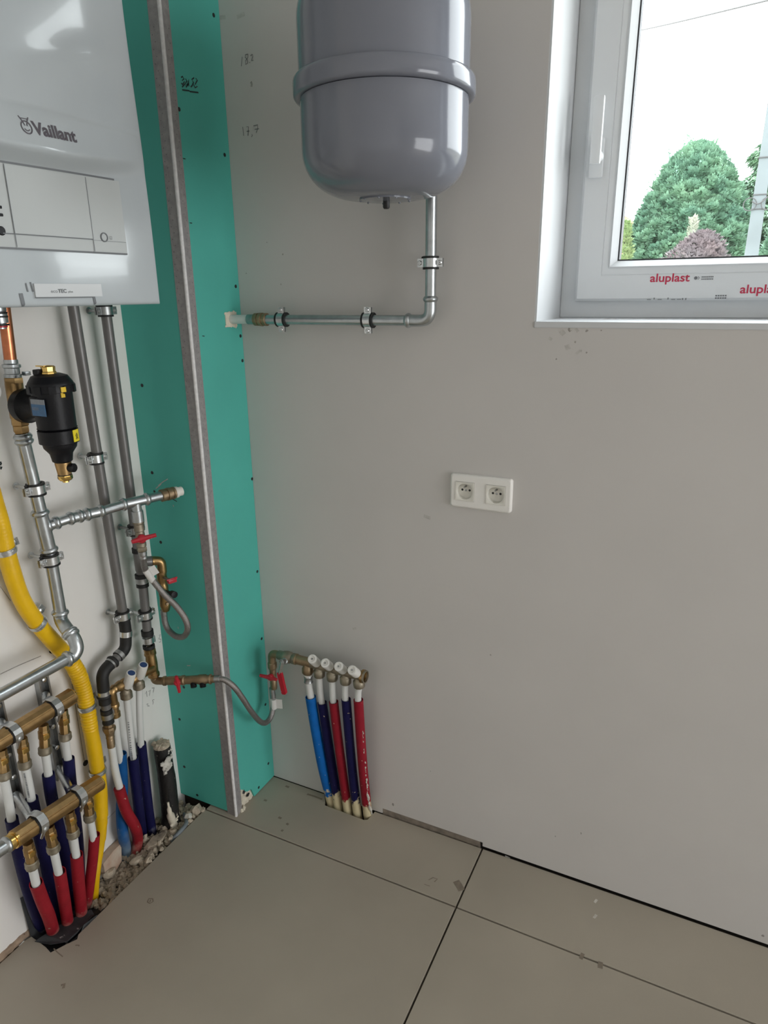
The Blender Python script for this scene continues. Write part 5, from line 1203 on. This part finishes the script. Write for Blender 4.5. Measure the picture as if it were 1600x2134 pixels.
# ------------------------------------------------------------------ manifold low on the back wall
yb = -0.05
t = thing('wall_manifold', 'brass manifold low on the back wall with red lever, four white caps, five outlets', 'manifold', (0.38, 0.0, 0.46))
M0, M1 = V((0.2618, -0.05, 0.4523)), V((0.5538, -0.05, 0.4606)); zm = (V((0.3123, -0.05, 0.4615)).z + V((0.5247, -0.05, 0.4572)).z) / 2
xe0 = V((0.2586, -0.05, 0.4515)).x
d = PX
b = MB().tube(bend([(xe0, yb, zm - 0.045), (xe0, yb, zm), (xe0 + 0.03, yb, zm)], 0.014, 7), 0.0105, 16)
b.lathe((xe0, yb, zm - 0.040), UP, [(0.0105, -0.006), (0.0125, -0.004), (0.0125, 0.010), (0.0105, 0.012)], 16)
build('elbow', b, 'dull brass', t)
xv0 = V((0.2857, -0.05, 0.4581)).x; xv1 = V((0.3401, -0.05, 0.4653)).x
b = MB().lathe((xv0, yb, zm), PX, [(0.0105, -0.006), (0.0128, -0.003), (0.0128, 0.010), (0.0150, 0.013), (0.0165, 0.022), (0.0160, 0.034), (0.0128, 0.040), (0.0150, 0.043), (0.0150, 0.052), (0.0125, 0.055), (0.0125, xv1 - xv0)], 14)
vv = build('ball_valve', b, 'nickel brass', t)
pv = V((xv0 + 0.026, yb - 0.012, zm - 0.006)); pe = V((0.3178, -0.085, 0.4667))
b = MB().lathe(pv, (pe - pv), [(0.009, 0), (0.009, 0.008), (0.006, 0.010), (0.006, (pe - pv).length)], 12)
hexnut(b, pe, NY, 0.0075, 0.005)
stem = build('stem_nut', b, 'steel dull', vv)
l0, l1, l2 = V((0.3227, -0.092, 0.4688)), V((0.3126, -0.092, 0.4332)), V((0.3239, -0.092, 0.3733))
b = MB().tube([l0, l1], [0.006, 0.0058], 4); build('lever_plate', b, 'zinc bright', vv)
b = MB()
ax = (l2 - l1).normalized(); sd = ax.cross(V((0, 1, 0))).normalized()
lp = [l1 - ax * 0.002, l1 + ax * 0.006, lerp(l1, l2, 0.5), l2 - ax * 0.004, l2]
for p, w in zip(lp, (0.0065, 0.0072, 0.0066, 0.0072, 0.0045)):
    b.v += [p - sd * w + V((0, -0.0042, 0)), p + sd * w + V((0, -0.0042, 0)), p + sd * w + V((0, 0.0042, 0)), p - sd * w + V((0, 0.0042, 0))]
for i in range(4):
    for k in range(4): b.f.append((4 * i + k, 4 * i + (k + 1) % 4, 4 * i + 4 + (k + 1) % 4, 4 * i + 4 + k))
b.f += [(3, 2, 1, 0), (16, 17, 18, 19)]
build('lever', b, 'red handle', vv)
# small red-handled valve under the elbow
xb = xe0
b = MB().lathe((xb, yb, 0), UP, [(0.0085, zm - 0.112), (0.0095, zm - 0.108), (0.0095, zm - 0.080), (0.0080, zm - 0.078), (0.0090, zm - 0.070), (0.0090, zm - 0.050), (0.0110, zm - 0.048), (0.0110, zm - 0.040)], 14)
dv = build('drain_valve', b, 'dull brass', t)
build('handle', butterfly(MB(), (xb, yb - 0.007, V((0.2547, -0.06, 0.3903)).z), V((-1, -0.15, 0.10)), V((0.1, -1, 0.1)), 1.25), 'red handle', dv)
xt = V((0.3731, -0.05, 0.4618)).x
b = MB().lathe((xv1 - 0.004, yb, zm), PX, [(0.0120, 0), (0.0150, 0.001), (0.0150, 0.004), (0.0132, 0.005), (0.0128, 0.05)], 18).lathe((xt, yb, zm), DN, [(0.0120, 0), (0.0125, 0.014), (0.0150, 0.018), (0.0155, 0.030), (0.0130, 0.034), (0.0100, 0.036)], 18)
build('tee_body', b, 'dull brass', t)
pr = V((0.3712, -0.05, 0.4266)); b = MB().lathe((xt + 0.001, yb, zm - 0.036), DN, [(0.0115, 0), (0.0115, 0.004)], 18); build('nylon_ring', b, 'cap white', t)
b = MB().lathe((xt + 0.001, yb, zm - 0.040), DN, [(0.0110, 0), (0.0122, 0.003), (0.0110, 0.006), (0.0110, 0.018), (0.0125, 0.020)], 18); build('press_sleeve', b, 'steel dull', t)
xr = V((0.5428, -0.05, 0.4619)).x
b = MB().lathe((xt + 0.012, yb, zm), PX, [(0.0125, 0), (0.0125, xr - xt - 0.024), (0.0150, xr - xt - 0.014), (0.0170, xr - xt - 0.012), (0.0170, xr - xt - 0.006), (0.0140, xr - xt - 0.006), (0.0130, xr - xt - 0.03), (0.0, xr - xt - 0.03)], 22, caps=False)
build('manifold_body', b, 'nickel brass', t)
build('end_ring', MB().band((xr - 0.002, yb, zm), PX, 0.0132, 0.0176, 0.006, 24), 'brass', t)
nuts = [(0.4092, -0.055, 0.439), (0.4487, -0.055, 0.439), (0.4888, -0.055, 0.4381), (0.5283, -0.055, 0.4385)]
tops = [(0.4212, -0.1, 0.5069), (0.4593, -0.1, 0.5046), (0.4983, -0.1, 0.5047), (0.5364, -0.1, 0.5041)]
for nu, tp in zip(nuts, tops):
    nu = V(nu); tp = V(tp); nu.y = yb
    base = V((nu.x, yb, zm))
    b = MB().lathe((nu.x, yb, zm), DN, [(0.0120, 0), (0.0120, 0.012), (0.0140, 0.015), (0.0155, 0.017), (0.0155, 0.030), (0.0142, 0.034), (0.0105, 0.035)], 10)
    oc = build('outlet', b, 'nickel brass', t)
    dd = (tp - base).normalized(); Lc = (tp - base).length
    build('bonnet', MB().lathe(base, dd, [(0.009, 0), (0.009, Lc * 0.5)], 12), 'nickel brass', oc)
    b = MB().lathe(base, dd, [(0.0095, Lc * 0.32), (0.0118, Lc * 0.36), (0.0122, Lc - 0.004), (0.0114, Lc - 0.0005), (0.0075, Lc), (0.0070, Lc - 0.002), (0.0030, Lc - 0.002), (0.0028, Lc - 0.0010), (0.0, Lc - 0.0010)], 22)
    cp_ = build('valve_cap', b, 'cap white', oc)
    build('cap_screw', MB().lathe(base + dd * (Lc - 0.0015), dd, [(0.0026, 0), (0.0026, 0.0009), (0.0, 0.0009)], 12), 'steel dull', cp_)
GB = 'sleeved pipes rising from the floor to the wall manifold'
ys_ = [-0.046, -0.046, -0.045, -0.045, -0.045]
def foot(p): return (p[0], p[1], -0.03)
sleeved('bright blue sleeved pipe under the red-lever manifold on the back wall', [(xt + 0.001, yb, zm - 0.058), (0.375, -0.048, 0.3779), (0.3785, -0.047, 0.341)], [(0.3767, -0.048, 0.353), (0.3858, -0.042, 0.2408), (0.3972, -0.034, 0.1202), (0.4094, -0.0175, 0), foot((0.4176, -0.0227, -0.03))], 'foamed sleeve blue', 0.0100, 0.0145, GB)
sleeved('navy sleeved pipe beside the bright blue one under the back wall manifold', [tuple(V(((nuts[0][0] + 0.0), yb, zm - 0.033))), (0.4062, -0.045, 0.3772), (0.407, -0.038, 0.321)], [(0.4075, -0.04, 0.3389), (0.4159, -0.036, 0.2383), (0.4248, -0.03, 0.1266), (0.4346, -0.0227, 0), foot((0.4404, -0.0266, -0.03))], 'foamed sleeve navy', 0.0090, 0.0128, GB)
sleeved('red sleeved pipe between the two navy ones under the back wall manifold', [tuple(V(((nuts[1][0] + 0.0), yb, zm - 0.033))), (0.4471, -0.048, 0.3899), (0.4456, -0.044, 0.3356)], [(0.4475, -0.046, 0.3566), (0.4533, -0.042, 0.2537), (0.4608, -0.036, 0.1352), (0.4668, -0.0244, 0), foot((0.4717, -0.0263, -0.03))], 'foamed sleeve red', 0.0090, 0.0126, GB)
sleeved('navy sleeved pipe beside the plaster-streaked red one under the back wall manifold', [tuple(V(((nuts[2][0] + 0.0), yb, zm - 0.033))), (0.4851, -0.048, 0.4002), (0.484, -0.046, 0.3551)], [(0.4861, -0.046, 0.3747), (0.4892, -0.042, 0.2648), (0.4934, -0.037, 0.147), (0.4968, -0.0227, 0), foot((0.5008, -0.0228, -0.03))], 'foamed sleeve navy', 0.0090, 0.0126, GB)
ts = sleeved('red sleeved pipe with a white plaster streak under the back wall manifold', [tuple(V(((nuts[3][0] + 0.0), yb, zm - 0.033))), (0.5236, -0.048, 0.4035), (0.5216, -0.046, 0.3657)], [(0.5228, -0.046, 0.3834), (0.5244, -0.042, 0.2756), (0.5282, -0.038, 0.1517), (0.5281, -0.0182, 0), foot((0.5312, -0.0166, -0.03))], 'foamed sleeve red', 0.0090, 0.0128, GB)
b = MB(); rng = random.Random(11)
sp = smooth([(0.5361, -0.046, 0.3188), (0.5375, -0.044, 0.2359), (0.5413, -0.041, 0.1428), (0.5456, -0.038, 0.071), (0.5429, -0.0174, 0.005)], 18)
for i, p in enumerate(sp):
    k = i / len(sp)
    if rng.random() < 0.25 + 0.75 * k: b.lump(V(p) + V((rng.uniform(-0.0028, 0.0005), -0.004, 0)), rng.uniform(0.0012, 0.0020 + 0.0028 * k), rng, (0.9, 0.6, 1.4))
build('plaster_streak', b, 'plaster lump', ts)

# ------------------------------------------------------------------ drain stub, rubble, membrane in the trench
t = thing('drain_stub', 'black bitumen-coated drain stub, plaster-crusted, rising beside the green casing', 'pipe', (0.0377, -0.2936, -0.03))
D0, D1, D2 = V((0.035, -0.265, 0.2333)), V((0.042, -0.2683, 0.1054)), V((0.0449, -0.2784, -0.04))
b = MB().tube(smooth([D0, D1, D2], 8), [0.0225] * 6 + [0.0235] * 8 + [0.0265] * 3, 20)
build('stub', b, 'bitumen', t)
rng = random.Random(4)
b = MB().lathe(D0 + V((0, 0, -0.002)), UP, [(0.0225, 0), (0.021, 0.010), (0.012, 0.014), (0.0, 0.013)], 16)
for k in range(18): b.lump(D0 + V((rng.uniform(-0.018, 0.018), rng.uniform(-0.018, 0.018), 0.009)), rng.uniform(0.004, 0.008), rng)
build('crusted_top', b, 'mortar', t)
b = MB()
pc = V((0.062, -0.2781, 0.1946))
for k in range(22): b.lump(pc + V((rng.uniform(-0.003, 0.003), rng.uniform(-0.016, 0.014), rng.uniform(-0.016, 0.014))), rng.uniform(0.004, 0.008), rng, (0.8, 1, 1))
for k in range(8): b.lump(V((0.058, -0.2692, 0.213)) + V((0, rng.uniform(-0.004, 0.016), rng.uniform(-0.01, 0.012))), rng.uniform(0.002, 0.004), rng)
build('plaster_splash', b, 'plaster lump', t)
b = MB().tube(smooth([V((0.07, -0.3009, 0.0899)), V((0.074, -0.3029, 0.0567)), V((0.0578, -0.2827, 0)), V((0.0645, -0.2945, -0.03))], 5), [0.003] * 3 + [0.006] * 3 + [0.0105] * 4 + [0.014] * 3 + [0.017] * 3, 12)
for k in range(26): b.lump(V((0.0563, -0.2823, 0.004)) + V((rng.uniform(-0.006, 0.010), rng.uniform(-0.012, 0.012), rng.uniform(-0.02, 0.016))), rng.uniform(0.002, 0.005), rng)
build('mortar_foot', b, 'gypsum core', t)
t = tag(build('conduit', MB().tube(smooth([(0.03, -0.2198, -0.0187), (0.06, -0.2382, -0.0091), (0.0941, -0.2691, 0.003), (0.0985, -0.3046, 0.002), (0.0888, -0.3254, -0.01)], 7), 0.0055, 10), 'conduit', loc=(0.0906, -0.2848, 0)), 'thin grey flexible conduit curling out of the rubble beside the drain stub', 'conduit')
b = MB(); rng = random.Random(8)
for k in range(900):
    y = rng.uniform(-0.56, -0.195); x = rng.uniform(0.0, 0.100)
    hz_ = -0.040 + 0.030 * (1 if y > -0.42 else 0.4) * rng.random() + 0.012 * (x / 0.1)
    b.lump((x, y, hz_), rng.choice((0.003, 0.004, 0.005, 0.006, 0.008, 0.010)), rng)
o = build('rubble', b, 'mortar', sharp=20); o['kind'] = 'stuff'; o['label'] = 'crumbled mortar rubble filling the trench along the left wall'; o['category'] = 'rubble'
b = MB().bx(-0.002, 0.106, -0.60, -0.19, -0.07, -0.034); build('bedding', b, 'raw screed', o)
def chunk(label, c, r, sc, m_, cat='stone', nm='mortar_chunk', seed=1, group='loose mortar chunks'):
    b = MB().lump(c, r, random.Random(seed), sc); return tag(build(nm, b, m_, sharp=25, loc=c), label, cat, group)
chunk('long pale mortar chunk at the tile edge in front of the two navy sleeves', (0.061, -0.3455, -0.004), 0.020, (0.9, 2.3, 0.55), 'mortar', seed=21)
chunk('small pale mortar chunk between the dark red sleeve and the navy sleeves', (0.0316, -0.3604, 0), 0.011, (0.9, 1, 1.2), 'mortar', seed=22)
chunk('flat mortar chunk beside the foot of the bright blue sleeve', (0.059, -0.4172, -0.002), 0.013, (1, 1.8, 0.5), 'mortar', seed=23)
chunk('pale mortar chunk heaped against the foot of the green casing', (0.0843, -0.2183, 0.004), 0.015, (1.0, 1.2, 0.9), 'mortar', seed=24)
chunk('mortar chunk beside the yellow gas hose foot', (0.0256, -0.4775, -0.005), 0.014, (1.0, 1.4, 0.8), 'mortar', seed=25)
chunk('smaller pale mortar chunk lowest at the foot of the green casing', (0.0828, -0.2465, 0.003), 0.011, (1, 1, 0.9), 'plaster lump', seed=26)
bq = [(0.012, -0.4867, 0.0298), (0.012, -0.4511, 0.0379), (0.012, -0.4271, 0.0385), (0.012, -0.4332, -0.0076), (0.012, -0.4537, -0.0142), (0.012, -0.4862, -0.0029)]
b = MB().shard([V(q) + V((dx, 0, 0)) for q in bq for dx in (-0.006, 0.010)], random.Random(6), 0.005); c = V(bq[0])
o = tag(build('brick_fragment', b, 'brick dust', loc=tuple(c), flat=True), 'pinkish broken brick piece against the wall between gas hose and blue sleeve', 'brick')
mem = [(0.006, -0.690), (0.030, -0.692), (0.066, -0.690), (0.1015, -0.655), (0.1015, -0.600), (0.1015, -0.525)]
b = MB(); mm_ = []
ny_ = 12
for i in range(ny_):
    y = -0.692 + 0.165 * i / (ny_ - 1)
    for x, z in ((0.004, 0.11 - 0.08 * i / ny_), (0.006, 0.02), (0.012, -0.028), (0.05, -0.030), (0.085, -0.024), (0.1015, -0.006 - 0.012 * math.sin(i * 0.8)), (0.1025, -0.003)):
        b.v.append(V((x + 0.002 * math.sin(i * 2.1 + z * 40), y + 0.003 * math.sin(i + x * 60), z + 0.002 * math.sin(i * 1.7))))
for i in range(ny_ - 1):
    for j in range(6): b.f.append((i * 7 + j, i * 7 + j + 1, i * 7 + 7 + j + 1, i * 7 + 7 + j))
o = build('membrane', b, 'membrane', sharp=60, loc=(0.05, -0.62, -0.03)); tag(o, 'black waterproof membrane sheet lining the trench at the foot of the red sleeves', 'sheet')
md = o.modifiers.new('thick', 'SOLIDIFY'); md.thickness = 0.0015
tag(build('membrane_flap', MB().prism([(0.0289, -0.6961, 0.001), (0.0383, -0.6775, 0.006), (0.0482, -0.6393, 0.004), (0.0778, -0.5803, 0.002), (0.0913, -0.5846, -0.002), (0.0978, -0.6395, 0), (0.0977, -0.6652, 0.003), (0.0685, -0.6861, 0.002)], (0, 0, -0.0014)), 'membrane', loc=(0.0583, -0.6718, 0), flat=True), 'creased black membrane flap folded over the tile corner', 'sheet')
rng = random.Random(31); b = MB()
for k in range(70):
    k_ = rng.random(); p = lerp((0.006, -0.6568, 0.1773), (0.006, -0.6741, -0.0169), k_); b.lump(p + V((0, rng.uniform(-0.004, 0.006), 0)), rng.uniform(0.0015, 0.004), rng, (0.5, 1, 1))
build('plaster_crumbs', b, 'plaster lump', wall_left, kind='stuff')

# ------------------------------------------------------------------ outdoors
b = MB().bx(-60, 60, 0.6, 90, -0.5, -0.35).bx(-60, 60, -60, -4.4, -0.5, -0.35).bx(3.6, 60, -4.4, 0.6, -0.5, -0.35).bx(-60, -0.4, -4.4, 0.6, -0.5, -0.35)
g_ = build('ground', b, 'lawn', kind='structure', flat=True)
def spray(mb, p, d, L, rng, droop=0.0, leaf=5, wid=0.22):
    """small fan of pointed leaflets growing from p along d"""
    d = d.normalized(); u, w, _ = frame(d)
    for k in range(leaf):
        a = (k - (leaf - 1) / 2) * 0.5
        roll = rng.uniform(-0.5, 0.5)
        s = (u * math.cos(roll) + w * math.sin(roll))
        q = (d * math.cos(a) + s * math.sin(a)); l = L * rng.uniform(0.6, 1.05) * (1 - 0.12 * abs(k - (leaf - 1) / 2))
        t_ = q.cross(d.cross(s)).normalized() if q.cross(d.cross(s)).length > 1e-4 else s
        tip = p + q * l + V((0, 0, -droop * l)); m_ = p + q * (l * 0.45)
        i = len(mb.v); mb.v += [p, m_ + t_ * (l * wid), tip, m_ - t_ * (l * wid)]
        mb.f.append((i, i + 1, i + 2, i + 3))
def clumps(mb, base, H, profile, n, m_, L, rng, z0, size, up):
    """tufts of sprays set over the crown's surface, dark gaps between them, ragged leaders on top"""
    for i in range(n):
        h = z0 + (1 - z0) * rng.random() ** 0.85; a = rng.uniform(0, 2 * PI)
        r_ = profile(h) * rng.uniform(0.78, 1.06)
        c = base + V((r_ * math.cos(a), r_ * math.sin(a), h * H)); s_ = size * rng.uniform(0.6, 1.25)
        out = V((math.cos(a), math.sin(a), up + rng.uniform(-0.2, 0.5))).normalized(); u, w, _ = frame(out)
        for k in range(m_):
            t1, rr = rng.uniform(0, 2 * PI), s_ * math.sqrt(rng.random())
            p = c + (u * math.cos(t1) + w * math.sin(t1)) * rr + out * (s_ * 0.9 * (1 - (rr / s_) ** 2) * rng.uniform(0.5, 1.0))
            spray(mb, p, out + (u * math.cos(t1) + w * math.sin(t1)) * (0.9 * rr / s_) + V((0, 0, 0.25)), L * rng.uniform(0.6, 1.2), rng, 0.0, 3, 0.26)
def crown(name, label, cat, base, H, profile, n, L, m_, seed, trunk_r=0.12, droop=0.0, up=0.35, squash=1.0, group=None, leaf=5, z0=0.0, lumps=0.16, tufts=None):
    rng = random.Random(seed); base = V(base); t = thing(name, label, cat, tuple(base), group)
    build('trunk', MB().tube([base, base + V((0.03, 0.02, H * 0.5)), base + V((0, 0.03, H * 0.93))], [trunk_r, trunk_r * 0.6, trunk_r * 0.15], 10), 'bark', t)
    mb = MB()
    for i in range(n):
        h = z0 + (1 - z0) * rng.random() ** 0.9
        a = rng.uniform(0, 2 * PI); r_ = profile(h)
        wob = 1 + lumps * (math.sin(a * 3 + h * 9 + seed) * math.sin(h * 17 + a * 2)) + rng.uniform(-0.12, 0.06)
        r_ *= wob
        if rng.random() < 0.25: r_ *= rng.uniform(0.55, 0.95)
        p = base + V((r_ * math.cos(a), r_ * math.sin(a) * squash, h * H))
        spray(mb, p, V((math.cos(a), math.sin(a), up + rng.uniform(-0.4, 0.5))), L * rng.uniform(0.6, 1.2), rng, droop, leaf)
    if tufts:
        build('inner_core', MB().lathe(base, UP, [(max(0.02, profile(h) * 0.80), h * H * 0.985) for h in [z0 + (1 - z0) * k / 14 for k in range(15)]], 20), m_, t)  # solid core in the leaf colour, fills gaps between the sprays
        for k in range(64):
            h = rng.uniform(0.74, 0.995); a = rng.uniform(0, 2 * PI); p = base + V((profile(h) * math.cos(a) * 0.9, profile(h) * math.sin(a) * 0.9, h * H)); ll = rng.uniform(0.2, 0.6); ld_ = V((math.cos(a) * 0.35, math.sin(a) * 0.35, 1))
            for q in range(22): spray(mb, p + ld_ * (ll * q / 22), ld_ + V((rng.uniform(-1, 1), rng.uniform(-1, 1), 0.2)), L * (1.1 - q / 26), rng, 0.0, 3, 0.22)
        clumps(mb, base, H, profile, tufts[0], tufts[1], L, rng, z0, tufts[2], up)
    me_ = build('foliage', mb, m_, t, flat=True, kind='stuff')
    return t
GZ = -0.35
def gp(p): return (p[0], p[1], GZ)
Pc = V((0.3384, 15, 2.006)); Ptop = V((0.158, 15, 4.176)); Pl = V((-0.8681, 15, 2.236)); Pr = V((1.435, 15, 2.335))
Hc = Ptop.z - GZ; Rc = (Pr.x - Pl.x) / 2 * 0.97; cx_ = (Pr.x + Pl.x) / 2
def prof_c(h):
    return Rc * min(1.0, max(0.0, (1 - h) * Hc) / 1.9) ** 0.50 * 1.04 + 0.02
def prof_old(h):
    k = (h - 0.40) / 0.60
    if k < 0: return Rc * (1 + 0.05 * k)
    return Rc * (1 - k ** 2.5) ** 0.8 + 0.03
crown('conifer_tree', 'broad dense green conifer seen through the window, behind a purple bush', 'tree', (cx_, 15.6, GZ), Hc, prof_c, 6000, 0.10, 'conifer leaf', 1, 0.16, 0.05, 0.45, 1.0, z0=0.3, leaf=4, lumps=0.12, tufts=(1500, 56, 0.115))
tp = V((0.7048, 11.5, 2.27)); cl_ = V((0.3604, 11.5, 1.88)); cr_ = V((1.107, 11.5, 1.858)); pc_ = (cl_ + cr_) / 2
Hp = tp.z - GZ; Rp = (cr_.x - cl_.x) / 2
crown('purple_bush', 'purple-leaved bush in front of the broad green conifer', 'bush', (pc_.x, 11.5, GZ), Hp, lambda h: Rp * 1.15 * (1 - max(0, (h * Hp - Hp + 0.62) / 0.62) ** 1.7) ** 0.7 + 0.02, 5200, 0.085, 'plum leaf', 3, 0.05, 0.0, 0.8, z0=0.55, lumps=0.55)
pp = V((0.5246, 12.2, 2.055)); pt = V((0.4748, 12.2, 2.546))
crown('pale_shrub', 'narrow pale dry shrub tip beside the purple bush', 'shrub', (pp.x, 12.2, GZ), pt.z - GZ, lambda h: 0.30 * (1.02 - h) + 0.02, 420, 0.10, 'pale leaf', 5, 0.015, 0.0, 1.2, z0=0.6, leaf=3)
lp_ = V((-0.6353, 13, 1.963)); lt = V((-0.697, 13, 2.623))
crown('lime_shrub', 'yellow-green shrub between the brick house and the broad conifer', 'shrub', (lp_.x - 0.05, 13.0, GZ), lt.z - GZ, lambda h: 0.20 * (1.1 - h ** 3), 900, 0.12, 'lime leaf', 6, 0.03, 0.0, 0.8, z0=0.4)
sp0 = V((2.151, 19, 4.648)); st0 = V((1.548, 19, 6.733))
Hs = st0.z - GZ
def prof_s(h): return max(0.02, 2.0 * (1 - h) ** 0.8 * (0.74 + 0.34 * abs(math.sin(h * 30))))
crown('spruce_tree', 'tall dark spruce at the window edge behind the concrete pole', 'tree', (sp0.x + 0.2, 19.0, GZ), Hs, prof_s, 16000, 0.24, 'spruce leaf', 7, 0.16, 0.35, -0.15, z0=0.15, lumps=0.25)
b0_ = V((1.746, 12.6, 1.878))
crown('laurel_bush', 'dense green bush at the foot of the tall spruce', 'bush', (b0_.x + 0.40, 12.9, GZ), V((1.602, 12.9, 2.968)).z - GZ, lambda h: 0.62 * (1.05 - h ** 3), 4500, 0.13, 'conifer leaf', 9, 0.06, 0.0, 0.5, z0=0.25, lumps=0.3)
# concrete utility pole with coiled cable
pb, pm = V((1.437, 8.5, 1.757)), V((1.41, 8.5, 2.997)); px_ = V((1.419, 8.5, 2.693)).x
rp0 = (V((1.505, 8.5, 1.793)).x - V((1.354, 8.5, 1.798)).x) / 2
t = thing('utility_pole', 'pale concrete utility pole with cable coils outside the window', 'pole', (px_, 8.5, GZ))
ztop = V((1.285, 8.5, 3.975)).z + 2.2
b = MB(); zz0 = GZ
for z, s in ((GZ, 1.15), (V((1.432, 8.5, 1.795)).z, 1.0), (V((1.375, 8.5, 3.248)).z, 0.80), (ztop, 0.6)):
    w_ = rp0 * s; b.v += [V((px_ - w_, 8.5 - w_ * 0.7, z)), V((px_ + w_, 8.5 - w_ * 0.7, z)), V((px_ + w_, 8.5 + w_ * 0.7, z)), V((px_ - w_, 8.5 + w_ * 0.7, z))]
for i in range(3):
    for k in range(4): b.f.append((4 * i + k, 4 * i + (k + 1) % 4, 4 * i + 4 + (k + 1) % 4, 4 * i + 4 + k))
b.f += [(3, 2, 1, 0), (12, 13, 14, 15)]
build('post', b, 'concrete pole', t, flat=True)
b = MB(); zc_ = V((1.363, 8.4, 2.351)).z
for z in (V((1.347, 8.5, 2.852)).z, V((1.362, 8.5, 2.455)).z, V((1.373, 8.5, 2.297)).z): b.box((px_, 8.5, z), (rp0 * 2.05, rp0 * 1.5, 0.012))
for s in (-1, 1): b.tube([(px_ + s * rp0 * 1.25 + 0.07 * math.cos(2 * PI * i / 20), 8.5 - rp0, zc_ + 0.07 * math.sin(2 * PI * i / 20)) for i in range(21)], 0.006, 6)
b.tube(smooth([(px_ - rp0, 8.5 - rp0, zc_ + 0.03), (px_, 8.5 - rp0 * 1.3, zc_ + 0.0), (px_ + rp0 * 1.4, 8.5 - rp0, zc_ + 0.09)], 5), 0.008, 6)
build('cable_coil', b, 'cable', t)
w0, w1 = V((-1.973, 16, 6.569)), V((1.403, 8.5, 4.453))
tag(build('overhead_wire', MB().tube(smooth([w0 + (w0 - w1) * 0.4, w0, lerp(w0, w1, 0.5) + V((0, 0, -0.02)), w1, w1 + (w1 - w0) * 0.3], 6), 0.012, 6), 'cable', loc=tuple(w1)), 'thin overhead wire crossing the white sky', 'wire')
# brick house at the glass edge
hx = V((-2.236, 24, 3.006)).x
t = thing('brick_house', 'red brick house corner glimpsed at the edge of the glass', 'house', (hx - 4, 24, GZ))
ze = V((-2.395, 24, 3.575)).z
b = MB().bx(hx - 8, hx, 24, 31, GZ, ze); build('wall', b, 'brick red', t, flat=True)
b = MB().prism([(hx - 8.4, 23.6, ze - 0.1), (hx + 0.25, 23.6, ze - 0.1), (hx + 0.25, 23.6, ze + 0.02), (hx - 4, 23.6, ze + 2.6), (hx - 8.4, 23.6, ze + 0.02)], (0, 7.8, 0)); build('roof', b, 'roof tile red', t, flat=True)
b = MB().bx(hx - 3.2, hx - 2.0, 23.96, 24.02, 0.6, 1.9); fr = build('window', b, 'pvc', t, flat=True); build('window_pane', MB().bx(hx - 3.12, hx - 2.08, 23.95, 23.97, 0.68, 1.82), 'glass', fr, flat=True)
